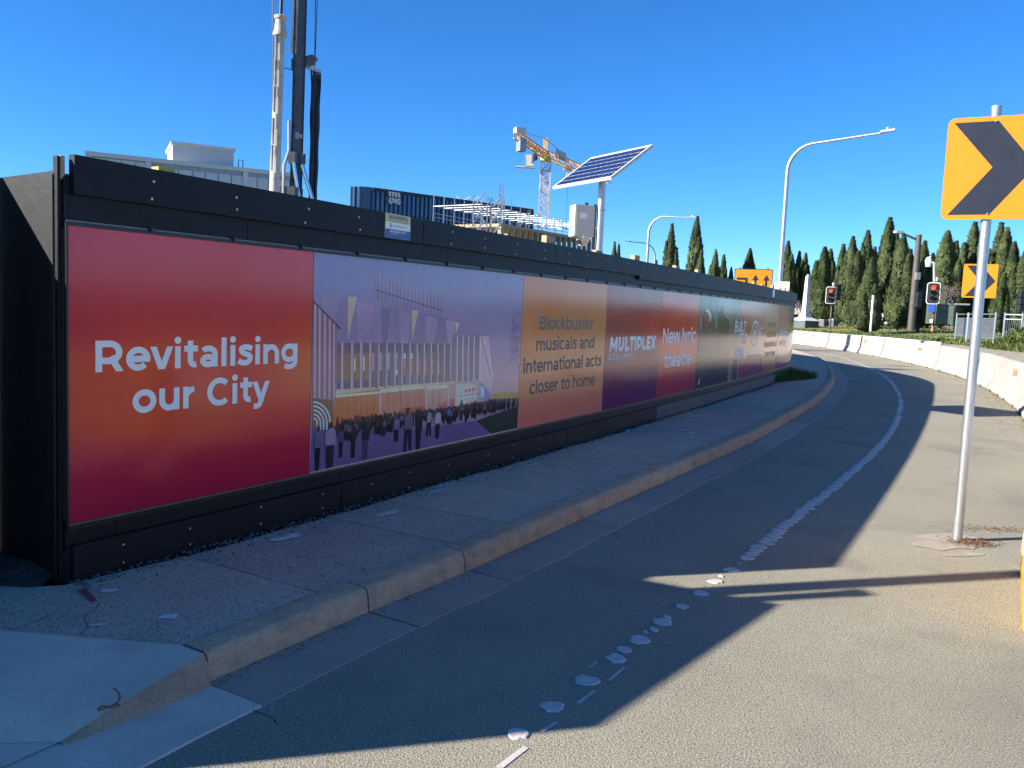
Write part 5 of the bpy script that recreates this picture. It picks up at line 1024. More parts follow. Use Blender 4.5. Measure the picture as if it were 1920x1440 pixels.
# ------------------------------------------------------------------ solar camera tower behind the hoarding
SP = Vector((1.36, 14.45, 0)); so = thing('solar_camera_tower', 'grey pole with tilted solar panel and camera cabinet above the hoarding', 'camera tower', SP)
MB().tube([SP, SP + Vector((0, 0, 3.82))], .062, 16).build('pole', M['galv'], so, smooth=40)
A0 = bearing(1035, 350, 14.95); B0 = bearing(1145, 333, 13.6); lu = (B0 - A0); lu.z = 0; L_ = lu.length; lu.normalize(); zm = (A0.z + B0.z) / 2
hn = Vector((-lu.y, lu.x, 0)); hn = hn if hn.x > 0 else -hn
TL = R(37); lv = hn * math.cos(TL) + Vector((0, 0, math.sin(TL))); ln = lu.cross(lv); ln = ln if ln.z > 0 else -ln
O = Vector((A0.x, A0.y, zm)); W_, H_ = L_, 1.0
def pv(a, b, c=0): return O + lu * a + lv * b + ln * c
fr = MB()
for a0, a1, b0, b1 in ((0, W_, 0, .035), (0, W_, H_ - .035, H_), (0, .035, .035, H_ - .035), (W_ - .035, W_, .035, H_ - .035)):
    fr.hexa([pv(a0, b0, -.045), pv(a1, b0, -.045), pv(a1, b1, -.045), pv(a0, b1, -.045), pv(a0, b0, .002), pv(a1, b0, .002), pv(a1, b1, .002), pv(a0, b1, .002)])
fr.build('panel_frame', M['white_metal'], so)
MB().hexa([pv(.03, .03, -.03), pv(W_ - .03, .03, -.03), pv(W_ - .03, H_ - .03, -.03), pv(.03, H_ - .03, -.03), pv(.03, .03, -.008), pv(W_ - .03, .03, -.008), pv(W_ - .03, H_ - .03, -.008), pv(.03, H_ - .03, -.008)]).build('panel_sheet', M['white_paint'], so); psh = [c for c in so.children if c.name.startswith('panel_sheet')][0]
cw_, ch_ = (W_ - .08) / 10, (H_ - .08) / 6
for i in range(10):
    for j in range(6):
        a, b = .04 + i * cw_, .04 + j * ch_; e = .006; MB().poly([pv(a + e, b + e, -.005), pv(a + cw_ - e, b + e, -.005), pv(a + cw_ - e, b + ch_ - e, -.005), pv(a + e, b + ch_ - e, -.005)]).build('solar_cell', M['pv_cell'], psh)
mb = MB(); mb.bar(pv(W_ * .5, .1, -.06), pv(W_ * .5, .9, -.06), .05, .04); mb.bar(pv(W_ * .3, .3, -.07), pv(W_ * .7, .3, -.07), .04, .04); mb.bar(SP + Vector((0, 0, 3.78)), pv(W_ * .5, .5, -.09), .05); mb.build('panel_bracket', M['galv_dull'], so)
bxc = bearing(1091, 415, 14.1); mb = MB(); mb.box(bxc, (.34, .24, .50), R(18)); cab_ = mb.build('cabinet', M['beige_box'], so)
mb = MB(); ax = Matrix.Rotation(R(18), 3, 'Z'); mb.box(bxc + ax @ Vector((-.03, -.123, .08)), (.12, .006, .09), R(18)); mb.build('label_plate', M['letter_white'], cab_)
mb = MB(); mb.box(bxc + ax @ Vector((0, -.1225, 0)), (.30, .004, .46), R(18)); mb.build('cabinet_door', M['beige_box'], cab_)
mb = MB(); mb.tube([bxc + Vector((.06, 0, .24)), bxc + Vector((.06, 0, .29)), bxc + Vector((.06, 0, .31))], [.035, .035, .005], 12); mb.build('antenna', M['dark'], so)
mb = MB(); mb.tube([bxc + Vector((.03, -.02, -.24)), bxc + Vector((.03, -.02, -.32)), bxc + Vector((.03, -.02, -.40))], [.12, .10, .06], 12); chs = mb.build('camera_housing', M['beige_box'], so, smooth=40)
mb = MB(); q = bxc + Vector((-.04, -.10, -.34)); mb.tube([q, q + Vector((-.02, -.03, -.01))], [.04, .035], 12); mb.build('lens', M['dark'], chs)
mb = MB(); q = bxc + Vector((-.20, -.02, -.08)); mb.tube([q + Vector((.05, 0, 0)), q, q - Vector((.03, 0, 0))], [.045, .045, .01], 10); mb.build('light_sensor', M['white_paint'], so, smooth=60)
mb = MB(); mb.box(SP + Vector((-.10, -.02, 2.95)), (.05, .06, .9)); mb.build('mounting_rail', M['dark'], so)
mb = MB()
for z in (2.6, 3.3): mb.lathe(SP + Vector((0, 0, z)), [(.07, 0), (.07, .03)], 12)
mb.build('clamp', M['galv_dull'], so)

# ------------------------------------------------------------------ drilling rig mast
D0 = bearing(553, 360, 40); D0.z = 0; dr = thing('drilling_rig', 'tall dark drilling rig mast with cream kelly bar behind the hoarding', 'drilling rig', D0)
VW = Vector((D0.x, D0.y, 0)).normalized(); RW = Vector((VW.y, -VW.x, 0))     # towards / right as seen from the road
def dp(px, py, b=0): q = bearing(px, py, 40); return q + VW * b
lean = lambda z: Vector((0, 0, z))
def mast(px, z0, z1, w, dpt, name, mt, par=dr, b=0, t=0):
    q = bearing(px, 360, 40); q = Vector((q.x, q.y, 0)) + VW * b; mb = MB(); a = q + Vector((0, 0, z0)) ; e = q + RW * t + Vector((0, 0, z1))
    x = RW * w / 2; y = VW * dpt / 2; mb.hexa([a - x - y, a + x - y, a + x + y, a - x + y, e - x - y, e + x - y, e + x + y, e - x + y]); return mb.build(name, mt, par)
mast(553, .5, 18.5, .46, .55, 'mast', M['grey_steel'], t=.12)
mast(543, .5, 18.5, .07, .14, 'guide_rail', M['dark'], b=-.3, t=.12); mast(563, .5, 18.5, .07, .14, 'guide_rail', M['dark'], b=-.25, t=.12)
mast(551, 9.0, 12.8, .16, .02, 'name_stripe', M['timber_yellow'], b=-.305, t=.03) if False else None
q0 = bearing(551, 105, 40); q1 = bearing(556, -20, 40)
mb = MB(); mb.hexa([q0 + RW * a + VW * b for a, b in ((-.14, -.34), (.10, -.34), (.10, -.29), (-.14, -.29))] + [q1 + RW * a + VW * b for a, b in ((-.14, -.34), (.10, -.34), (.10, -.29), (-.14, -.29))]); mb.build('name_stripe', M['cream_steel'], dr)
ub = (q1 - q0).normalized(); mb = MB(); text_mesh(mb, 'BAUER', 0, 1.35, 0, .12, lambda x, z, l: q0 + ub * (.55 + x) - RW * z + RW * .06 + VW * (-.345 - l), .12); mb.build('lettering', M['letter_navy'], dr); mb = MB(); text_mesh(mb, 'BG 28', 0, 1.1, 0, .14, lambda x, z, l: q0 + ub * (2.35 + x) - RW * z + RW * .06 + VW * (-.345 - l), .12); mb.build('lettering', M['letter_navy'], dr)
mb = MB()
for py in (88, 118, 152, 186, 236, 338): c = bearing(552 - (py - 88) * .012, py, 39.69); mb.prism([c + RW * (.05 * math.cos(k * .785)) + Vector((0, 0, .10 * math.sin(k * .785))) for k in range(8)], VW * .01)
mb.build('slot', M['rubber'], dr)
kb = thing('kelly_bar', 'dirty cream telescopic kelly bar hanging beside the rig mast', 'kelly bar', (bearing(517, 360, 39.2).x, bearing(517, 360, 39.2).y, 0))
def kp(py, x=None): return bearing(526.5 - (py - 30) * .036 if x is None else x, py, 39.2)
mb = MB(); mb.tube([Vector((kp(420).x, kp(420).y, .4)), kp(360), kp(62)], [.235, .232, .20], 14); mb.build('tube', M['cream_steel'], kb, smooth=40)
mb = MB(); mb.tube([kp(68), kp(63), kp(60), kp(38), kp(36), kp(31), kp(29)], [.30, .31, .27, .21, .28, .28, .2], 14); mb.build('collar', M['cream_steel'], kb, smooth=40)
mb = MB(); mb.tube([kp(30), kp(-30)], .075, 10); mb.build('inner_rod', M['dark'], kb, smooth=40)
mb = MB()
for py in (100, 150, 200, 260, 310):
    c = kp(py); mb.box(c + Vector((.05, -.22, 0)), (.09, .06, .7), 0); mb.box(c + Vector((-.12, -.2, .3)), (.05, .06, 1.1), 0)
mb.build('drive_key', M['cream_steel'], kb)
mb = MB(); mb.tube([dp(511, -20), dp(512, 380)], .02, 5); mb.tube([dp(596, -20), dp(588, 180), dp(579, 375)], .018, 5); mb.tube([dp(592, -20), dp(590, 110)], .018, 5); mb.tube([dp(531, 127), dp(549, 131)], .02, 5); mb.build('cable', M['dark'], dr)
mb = MB(); a, b = dp(548, 118, -.1), dp(592, 112, -.1); mb.prism([dp(546, 112, -.2), dp(563, 110, -.2), dp(585, 104, -.2), dp(596, 112, -.2), dp(588, 122, -.2), dp(566, 128, -.2), dp(546, 131, -.2)], VW * .35); mb.build('head_arm', M['grey_steel'], dr)
mb = MB(); mb.prism([dp(572, 124, -.1), dp(602, 133, -.1), dp(602, 138, -.1), dp(582, 132, -.1)], VW * .2); mb.build('hose_beam', M['cream_steel'], dr)
mb = MB(); rows = []
for k in range(13):
    py = 140 + k * 21; x0 = 583 - k * .35 + .8 * math.sin(k * 1.3); x1 = 602 - k * .65 + .7 * math.sin(k * 1.7); rows.append([dp(x0 + (x1 - x0) * j / 6, py, .12 * math.sin(j * 1.9 + k * .2)) for j in range(7)])
mb.grid(rows); rows2 = [[p + VW * .16 for p in r] for r in rows]; mb.grid(rows2); ho = mb.build('hose_curtain', M['hose'], dr, smooth=True)
mb = MB()
for j in range(5): mb.tube([dp(584 + j * 4, 133, -.05), dp(584 + j * 4, 150, -.05)], .045, 6)
mb.build('hose_end', M['dark'], dr)
for px0, py0, px1, py1 in ((551, 308, 560, 370), (566, 312, 585, 375)):
    mb = MB(); mb.tube([dp(px0, py0, -.5), dp(px1, py1, -.5), dp(px1 + (px1 - px0) * .5, py1 + (py1 - py0) * .5, -.5)], .09, 10); mb.build('hydraulic_ram', M['chrome'], dr, smooth=40)
mb = MB(); mb.box(dp(551, 299, -.4), (.42, .3, .5)); mb.box(dp(565, 300, -.3), (.3, .3, .45)); mb.build('ram_bracket', M['grey_steel'], dr)
mb = MB(); mb.box(dp(545, 365, -.1), (.9, .8, .6)); mb.build('foot_bracket', M['grey_steel'], dr)
mb = MB(); mb.lathe(dp(562, 258, -.3), [(.12, -.08), (.12, .08)], 10); mb.box(dp(558, 257, -.3), (.2, .2, .3)); mb.build('sheave', M['galv_dull'], dr)
mb = MB(); mb.tube([dp(542, 230, -.4), dp(542, 285, -.4), dp(533, 312, -.4), dp(531, 375, -.4)], .07, 8); mb.build('pipe', M['galv_dull'], dr, smooth=40)
for px, py in ((553, 200), (565, 205)):
    mb = MB(); c = dp(px, py, -.32); mb.prism([c + RW * (.07 * math.cos(k * .785)) + Vector((0, 0, .07 * math.sin(k * .785))) for k in range(8)], VW * .01); mb.build('warning_disc', M['red_paint'], dr)
mb = MB(); q = D0 + VW * .5; mb.box((q.x, q.y, 1.3), (3, 4.5, 1.9), math.atan2(RW.y, RW.x)); mb.build('engine_house', M['timber_yellow'], dr)
mb = MB(); 
for s_ in (-1.4, 1.4): c = q + RW * s_; mb.box((c.x, c.y, .42), (.7, 5, .75), math.atan2(RW.y, RW.x))
mb.build('crawler_track', M['rubber'], dr)
# ------------------------------------------------------------------ distant buildings
def quadwall(A, B, z0, z1):
    """frame of a facade: returns f(u, z, out) with u metres along, out towards the viewer"""
    A = Vector((A.x, A.y, 0)); B = Vector((B.x, B.y, 0)); t = (B - A); L = t.length; t.normalize(); n = Vector((t.y, -t.x, 0)); n = n if n.dot(-A) > 0 else -n
    return (lambda u, z, o=0: A + t * u + n * o + Vector((0, 0, z))), L, t, n
def slab_box(f, u0, u1, z0, z1, o0, o1, mb=None):
    mb = mb or MB(); return mb.hexa([f(u0, z0, o0), f(u1, z0, o0), f(u1, z0, o1), f(u0, z0, o1), f(u0, z1, o0), f(u1, z1, o0), f(u1, z1, o1), f(u0, z1, o1)])
# white panelled building
A, B = bearing(163, 283, 80), bearing(560, 323, 81.8); f, L, t, n = quadwall(A, B, 0, 0); H = A.z
wb = thing('white_building', 'white panel-clad building with a rooftop block, behind the hoarding at left', 'building', f(0, 0))
slab_box(f, 0, L, 0, H - .35, -14, -.12).build('wall', M['galv_dull'], wb); slab_box(f, -.15, L + .1, H - .36, H, -14.2, .12).build('roof_edge', M['white_metal'], wb)
ux = lambda px: L * (px - 163) / (560 - 163)
cols = [163, 272, 455]
for px in (166, 270, 453): slab_box(f, ux(px) - .22, ux(px) + .22, 0, H - .37, -.1, .1).build('pilaster', M['white_metal'], wb)
bounds = [ux(p) for p in (169, 195, 222, 247, 267)], [ux(p) for p in (273, 298, 325, 351, 375, 400, 425, 450)], [ux(p) for p in (457, 476, 499, 520, 542, 560)]
for bi, bs in enumerate(bounds):
    for a, b in zip(bs, bs[1:]):
        for zt, zb in ((H - .75 if bi else H - .45, H - 2.0), (H - 2.06, H - 3.5), (H - 3.56, H - 5.1)):
            slab_box(f, a + .05, b - .05, zb + .03, zt, -.11, -.02).build('cladding_panel', M['panel_white'], wb)
fa, fb = ux(345), ux(450); mb = MB()
slab_box(f, fa, fb, H - 3.42, H - 3.35, .1, .2, mb); slab_box(f, fa, fb, H - 3.95, H - 3.88, .1, .2, mb)
k = 14
for i in range(k):
    a, b = fa + (fb - fa) * i / k, fa + (fb - fa) * (i + 1) / k; mb.bar(f(a, H - 3.9, .15), f((a + b) / 2, H - 3.4, .15), .07); mb.bar(f((a + b) / 2, H - 3.4, .15), f(b, H - 3.9, .15), .07)
mb.build('truss', M['white_metal'], wb)
pa, pb = ux(316), ux(433); zp = bearing(316, 265, 82).z
slab_box(f, pa, pb, H - .2, zp - .3, -7, -1.2).build('plant_room', M['panel_white'], wb); plr = [c for c in wb.children if c.name.startswith('plant_room')][0]; slab_box(f, pa - .15, pb + .15, zp - .3, zp - .05, -7.2, -1.0).build('plant_roof', M['white_metal'], plr)
for i in range(40):
    a = pa + (pb - pa) * i / 40
    if i % 2 == 0: slab_box(f, a, a + (pb - pa) / 80, H, zp - .31, -1.2, -1.17).build('roof_rib', M['panel_white'], plr)
mb = MB(); g0 = f(ux(440), H, -.5); g1 = f(ux(449), H, -.5)
mb.tube([g0, g0 + Vector((0, 0, .7)), g1 + Vector((0, 0, .7)), g1], .05, 6); mb.build('roof_hoop', M['dark'], wb)

# dark glass office building with fins
A, B = bearing(697, 351, 160), bearing(1000, 389.5, 181.5); f, L, t, n = quadwall(A, B, 0, 0); H = A.z
ob = thing('glass_office_building', 'dark blue glass office block with vertical fins and rounded corner', 'building', f(0, 0))
slab_box(f, .6, L, 0, H - .1, -3, -.3).build('wall', M['dark'], ob); slab_box(f, .3, L, H - .5, H, -3, .14).build('parapet', M['dark'], ob)
nb = 40; pw = L / nb; ph = 3.9; M['office_glass'].name
pane = None
for i in range(nb):
    for j in range(4):
        zt = H - .55 - j * ph
        if pane is None: pane = slab_box(lambda u, z, o: t * u + n * o + Vector((0, 0, z)), .12, pw - .12, -ph + .12, 0, -.25, -.12).mesh('pane'); pane.materials.append(M['office_glass'])
        o = bpy.data.objects.new('pane', pane); COL.objects.link(o); o.parent = ob; o.location = f(i * pw, zt, 0) - ob.location
fin = None
for i in range(nb + 1):
    if fin is None: fin = slab_box(lambda u, z, o: t * u + n * o + Vector((0, 0, z)), -.09, .09, -16.5, 0, -.3, .12).mesh('fin'); fin.materials.append(M['dark'])
    o = bpy.data.objects.new('fin', fin); COL.objects.link(o); o.parent = ob; o.location = f(i * pw, H - .2, 0) - ob.location
# rounded corner
cc = f(0, 0, -2.6); a0 = math.atan2(n.y, n.x); mb = MB(); sgn = 1 if Vector((-n.y, n.x, 0)).dot(-t) > 0 else -1
rows = []
for k in range(9):
    a = a0 + sgn * R(90) * k / 8; d_ = Vector((math.cos(a), math.sin(a), 0)); rows.append([cc + d_ * 2.6 + Vector((0, 0, H - 17)), cc + d_ * 2.6 + Vector((0, 0, H - .02))])
mb.grid(rows); mb.build('curved_glass', M['office_glass'], ob, smooth=True)
for k in (0, 2, 4, 6, 8):
    a = a0 + sgn * R(90) * k / 8; d_ = Vector((math.cos(a), math.sin(a), 0)); mb = MB(); mb.bar(cc + d_ * 2.75 + Vector((0, 0, H - 17)), cc + d_ * 2.75 + Vector((0, 0, H)), .2); mb.build('corner_fin', M['dark'], ob)
u_ = lambda px: L * (px - 697) / (1000 - 697)
mb = MB(); text_mesh(mb, 'KPMG', u_(722), u_(742), H - 2.6, 1.1, lambda x, z, l: f(x, z, .62 + l * 40), .17, .22); mb.build('lettering', M['white_paint'], ob)
mb = MB()
for k in range(4): x0 = u_(723 + k * 5); slab_box(f, x0, x0 + .42, H - 1.3, H - .45, .56, .62, mb)
mb.build('logo_square', M['white_metal'], ob)
mb = MB(); q = f(u_(878), H, -4)
mb.bar(q, q + Vector((-1.2, 0, 1.1)), .18); mb.bar(q + Vector((1.5, 0, 0)), q + Vector((3.4, 0, 1.3)), .18); mb.bar(q + Vector((-.5, 0, 0)), q + Vector((1.6, 0, 1.2)), .18); mb.build('roof_davit', M['white_paint'], ob)

# lattice helper
def lattice(mb, a, b, w, bays, r, up=None):
    a = Vector(a); b = Vector(b); z = (b - a).normalized(); x = z.cross(Vector((0, 0, 1)));
    if x.length < .01: x = Vector((1, 0, 0))
    x.normalize(); y = x.cross(z); cor = [(x * i + y * j) * w / 2 for i, j in ((-1, -1), (1, -1), (1, 1), (-1, 1))]
    for c in cor: mb.bar(a + c, b + c, r * 1.5)
    for i in range(bays):
        p = a + (b - a) * i / bays; q = a + (b - a) * (i + 1) / bays
        for k in range(4):
            c, d = cor[k], cor[(k + 1) % 4]; 
            if (i + k) % 2: c, d = d, c
            mb.bar(p + c, q + d, r); mb.bar(p + cor[k], p + cor[(k + 1) % 4], r * .8)
    return mb
# tower crane
CB = bearing(1018, 420, 180); CB.z = 0; tc = thing('tower_crane', 'orange and white tower crane beyond the building under construction', 'crane', CB)
ztop = bearing(1018, 302, 180).z
lattice(MB(), CB, CB + Vector((0, 0, ztop)), 1.9, 17, .13).build('mast', M['orange_steel'], tc)
lattice(MB(), CB + Vector((0, 0, ztop - 6.2)), CB + Vector((0, 0, ztop)), 2.0, 3, .16).build('white_mast_section', M['white_metal'], tc)
jz0 = bearing(1022, 290, 180); jt = bearing(1141, 347, 214); jt.z = jz0.z + .3; cj = bearing(968, 262, 164); cj.z = jz0.z + .6
mb = MB(); mb.lathe(CB + Vector((0, 0, ztop)), [(1.1, 0), (1.2, .8), (1.0, 1.0)], 12); mb.build('slewing_ring', M['timber_yellow'], tc)
lattice(MB(), jz0, jt, 1.4, 22, .11).build('jib', M['orange_steel'], tc)
mb = MB(); lattice(mb, jz0, cj, 1.1, 8, .16); mb.build('counter_jib', M['orange_steel'], tc)
mb = MB(); mb.bar(jz0 + Vector((0, 0, 3.2)), jz0 + (jt - jz0) * .4 + Vector((0, 0, .7)), .16); mb.bar(jz0 + Vector((0, 0, 3.2)), cj + Vector((0, 0, .8)), .16); mb.bar(jz0, jz0 + Vector((0, 0, 3.3)), .9); mb.build('tie_bar', M['orange_steel'], tc)
mb = MB(); mb.box(cj + Vector((1.0, .8, -1.7)), (1.3, 1.8, 2.3), R(25)); mb.build('counterweight', M['galv_dull'], tc)
mb = MB(); mb.box(cj + Vector((.6, .6, .9)), (2.0, 1.4, 1.1), R(25)); mb.build('winch_house', M['white_metal'], tc)
mb = MB(); mb.box(jz0 + Vector((-3.2, -1, -1.6)), (1.7, 1.8, 2.3)); mb.box(jz0 + Vector((-4, -1, -2.9)), (4, 1.6, .2)); mb.build('cab', M['white_metal'], tc)
tr = jz0 + (jt - jz0) * .32; mb = MB(); mb.box(tr + Vector((0, 0, -1.1)), (1.8, 1.2, .7)); mb.box(tr + Vector((0, 0, -2.6)), (.6, .5, 1.4)); mb.build('hook_block', M['orange_steel'], tc)
mb = MB(); mb.bar(tr + Vector((.2, 0, -3)), tr + Vector((.2, 0, -14)), .06); mb.build('hoist_rope', M['dark'], tc)
q = jz0 + (jt - jz0) * .14; mb = MB(); tj = (jt - jz0).normalized()
text_mesh(mb, 'FAVELLE'[:0] + 'FAVCO'[:0] + 'X'[:0], 0, 1, 0, 1, None) if False else None
mb.prism([q + Vector((0, 0, .2)), q + tj * 5.5 + Vector((0, 0, .2)), q + tj * 5.5 + Vector((0, 0, 2.1)), q + Vector((0, 0, 2.1))], Vector((0, -.15, 0))); mb.build('sign_board', M['galv_dull'], tc)
mb = MB(); rows = []
fq = bearing(985, 312, 178)
for i in range(6): rows.append([fq + Vector((i * .48, .25 * math.sin(i * 1.2), i * .28 + j * .42)) for j in range(5)])
mb.grid(rows); fl = tag(mb.build('flag', M['sign_black'], base=fq), 'small dark flag hanging below the crane jib', 'flag')

# building under construction: pale frame and scaffold
A, B = bearing(940, 420, 128), bearing(1106, 463, 150); f, L, t, n = quadwall(A, B, 0, 0); 
zr = bearing(940, 419, 128).z; A2 = f(0, 0)
cb = thing('building_frame', 'unfinished building with pale timber portal frames below the scaffold', 'building', A2)
ct = M['timber']
zf = bearing(940, 446, 128).z; zl = zr - 6
slab_box(f, 0, L, zr - .45, zr, -14, .2).build('roof_slab', ct, cb); slab_box(f, 0, L, 0, zl, -14, -.3).build('lower_storey', M['galv_dull'], cb); slab_box(f, 0, L, zl, zl + .3, -14, .1).build('floor_slab', ct, cb)
slab_box(f, .5, L - .5, zl + .3, zr - .46, -8.2, -8).build('inner_wall', M['dark'], cb)
for i in range(17):
    a = L * i / 16; slab_box(f, a - .22, a + .22, zl, zr - .46, -.45, .15).build('column', ct, cb)
for i in range(17):
    a = L * i / 16; slab_box(f, a - .12, a + .12, zl + .3, zr - .46, -4.3, -4).build('inner_column', ct, cb)
sc_ = thing('scaffold', 'silver tube scaffold with guard rails on top of the unfinished building', 'scaffold', f(0, zr))
for row in (0, -9):
    for i in range(15):
        mb = MB(); u = -5 + (L + 8) * i / 14; top = zr + 2.6 + (1.2 if i < 4 else 0) + rnd.uniform(-.2, .3); mb.bar(f(u, zr - (4 if u < 0 else 0), row), f(u, top, row), .13); mb.build('standard', M['galv'], sc_)
for row in (0, -9):
    for z in (.6, 1.2, 2.2): MB().bar(f(-5, zr + z, row), f(L + 3, zr + z - .2, row), .08).build('ledger', M['galv_dull'], sc_)
for i in range(15):
    u = -5 + (L + 8) * i / 14
    for z in (2.2,): MB().bar(f(u, zr + z, 0), f(u, zr + z, -9), .09).build('transom', M['galv'], sc_)
for i in range(14):
    u = -5 + (L + 8) * i / 14; e = (L + 8) / 14
    if i % 2 == 0: MB().bar(f(u, zr, 0), f(u + e, zr + 2.2, 0), .08).build('brace', M['galv'], sc_)
    if i % 4 == 1: slab_box(f, u + .1, u + e - .1, zr + 1.0, zr + 1.05, -.7, 0).build('plank', M['timber'], sc_)
for k, u in enumerate((-6.5, -2.5)):
    st = thing('stair_tower', 'pale scaffold stair tower rising %s the unfinished building' % ('at the far left of' if k == 0 else 'near the left corner of'), 'scaffold', f(u, 0)); mb = MB(); lattice(mb, f(u, zr - 7, 1), f(u, zr + 3.2, 1), 2.0, 5, .07); mb.build('frame', M['galv_dull'], st)
    mb = MB()
    for j in range(5): mb.bar(f(u - 1, zr - 6 + j * 2, 1), f(u + 1, zr - 4.2 + j * 2, 1), .2)
    mb.build('stair', M['galv'], st)
hm = bearing(937, 430, 150); hm.z = 0; ht = thing('hoist_mast', 'slim lattice hoist mast in front of the glass office block', 'mast', hm); lattice(MB(), hm, hm + Vector((0, 0, bearing(937, 345, 150).z)), .75, 24, .09).build('lattice', M['galv_dull'], ht)

# ------------------------------------------------------------------ lamp posts
def lamp(name, label, base, h, bend, tip, r, mt, droop=.0):
    o = thing(name, label, 'street lamp', base, 'street lamps'); b = Vector(base); tip = Vector(tip); top = Vector((b.x, b.y, h)); d = (tip - top); d.z = 0; Lh = d.length; d.normalize()
    pts = [b, b + Vector((0, 0, (h - b.z) * .5))] + [top + d * (bend * (1 - math.cos(R(a)))) - Vector((0, 0, bend)) + Vector((0, 0, bend * math.sin(R(a)))) for a in range(0, 81, 10)]
    e = pts[-1]; pts += [e + (tip - e) * k for k in (.5, 1)]
    n_ = len(pts); MB().tube(pts, [r * (1 - .55 * i / (n_ - 1)) for i in range(n_)], 10).build('pole', mt, o, smooth=40)
    mb = MB(); dl = (tip - e).normalized(); s = Vector((-dl.y, dl.x, 0)) * .13
    mb.prism([tip - s - dl * .1, tip + s - dl * .1, tip + s * .8 + dl * .55, tip - s * .8 + dl * .55], Vector((0, 0, .11))); lh = mb.build('lamp_head', M['galv_dull'], o)
    mb = MB(); mb.tube([tip + dl * .2 + Vector((0, 0, .11)), tip + dl * .2 + Vector((0, 0, .22))], [.06, .05], 8); mb.build('photocell', M['white_paint'], lh)
    return o
b_ = bearing(1462, 530, 45); b_.z = 0; lamp('street_lamp', 'tallest grey street lamp with long curved arm, rising behind the hoarding end', b_, bearing(1480, 285, 45).z + .35, 1.3, bearing(1655, 249, 44), .12, M['galv'])
b_ = bearing(1213, 495, 80); b_.z = 0; lamp('street_lamp', 'grey street lamp left of the tallest one, its arm pointing right', b_, bearing(1220, 414, 80).z + .4, 1.5, bearing(1294, 408, 79), .15, M['galv'])
b_ = bearing(1228, 490, 113); b_.z = 0; lamp('street_lamp', 'distant grey street lamp whose arm points left behind another lamp', b_, bearing(1226, 465, 113).z + .6, 1.8, bearing(1180, 453, 112), .13, M['galv_dull'])
bb = bearing(1708, 620, 60); bl_ = thing('street_lamp', 'brown street lamp with straight arm in front of the cypresses', 'street lamp', bb, 'street lamps')
zt = bearing(1722, 440, 60).z; MB().tube([bb, Vector((bb.x, bb.y, zt))], [.24, .17], 12).build('pole', M['brown_post'], bl_, smooth=40)
tp = bearing(1686, 435, 59.5); MB().tube([Vector((bb.x, bb.y, zt - .35)), tp], [.08, .06], 8).build('arm', M['brown_post'], bl_); mb = MB(); mb.box(tp, (.6, .3, .14), R(10)); mb.build('lamp_head', M['white_metal'], bl_)
mb = MB(); mb.box(Vector((bb.x, bb.y, zt - 2.6)) + Vector((0, -.25, 0)), (.25, .3, .45)); mb.build('fitting', M['galv_dull'], bl_)

# ------------------------------------------------------------------ traffic signals
def signal(label, px, base_py, top_py, d, lit=True, sc=1.0, pole=True, turn=0, k=1.0):
    b = bearing(px - 2, base_py, d); o = thing('traffic_light', label, 'traffic light', b, 'traffic lights'); zt = bearing(px, top_py, d).z
    v = Vector((b.x, b.y, 0)).normalized(); fwd = -v; 
    fwd.rotate(Matrix.Rotation(turn, 3, 'Z')); rt = Vector((-fwd.y, fwd.x, 0)); rt = rt if rt.dot(Vector((v.y, -v.x, 0))) > 0 or turn else -rt
    if pole:
        MB().tube([b, Vector((b.x, b.y, zt - .2))], .075, 10).build('pole', M['brown_post'], o, smooth=40); MB().tube([Vector((b.x, b.y, zt - .45)), Vector((b.x, b.y, zt))], .07, 10).build('finial', M['white_paint'], o, smooth=40)
    hc = Vector((b.x, b.y, zt - .30 - .62 * k)) + fwd * .28 + rt * (-.12 if pole else 0)
    def q(x, z, o_=0): return hc + rt * x * k + Vector((0, 0, z * k)) + fwd * o_
    rr = rrect(.62, 1.16, .13)
    MB().prism([q(x, z, -.02) for x, z in rrect(.70, 1.24, .16)], -fwd * .015).build('backboard_rim', M['white_paint'], o)
    MB().prism([q(x, z, -.005) for x, z in rr], -fwd * .015).build('backboard', M['rubber'], o)
    MB().prism([q(x, z, .0) for x, z in rrect(.34, 1.0, .05)], -fwd * .16 + fwd * 0).build('housing', M['rubber'], o); hsg = [c for c in o.children if c.name.startswith('housing')][0]
    for i, z in enumerate((.32, 0, -.32)):
        l = MB(); l.prism([q(.13 * math.cos(a * .524), z + .13 * math.sin(a * .524), .012) for a in range(12)], -fwd * .01); l.build('lens', M['red_lamp'] if (i == 0 and lit) else M['dark'], hsg)
        h_ = MB(); rows = [[q(.15 * math.cos(R(a)), z + .15 * math.sin(R(a)), .0) for a in range(0, 181, 20)], [q(.15 * math.cos(R(a)), z + .15 * math.sin(R(a)), .24) for a in range(0, 181, 20)]]; h_.grid(rows); h_.build('visor', M['rubber'], hsg)
    return o, b, zt, q
signal('red traffic light beside the white obelisk', 1558, 618, 530, 67)
s2, b2_, zt2, q2 = signal('red traffic light with a camera on top, right of the brown lamp', 1750, 622, 520, 55)
mb = MB(); c = bearing(1743, 500, 55); mb.tube([Vector((b2_.x - .1, b2_.y, zt2 - .8)), Vector((b2_.x - .25, b2_.y, zt2 + .85))], .05, 8); mb.tube([Vector((b2_.x - .25, b2_.y, zt2 + .85)), Vector((c.x, c.y, zt2 + .8)), Vector((c.x, c.y, zt2 + 1.2))], .05, 8); mb.build('camera_arm', M['white_metal'], s2)
mb = MB(); c = bearing(1741, 492, 55); mb.tube([c + Vector((0, 0, -.25)), c + Vector((0, 0, .1)), c + Vector((0, 0, .3))], [.14, .2, .1], 10); mb.build('camera', M['white_paint'], s2, smooth=40)
mb = MB(); c = bearing(1747, 577, 54.8); mb.box(c, (.34, .03, .48), R(-25)); mb.build('blue_plate', M['blue_sign'], s2)
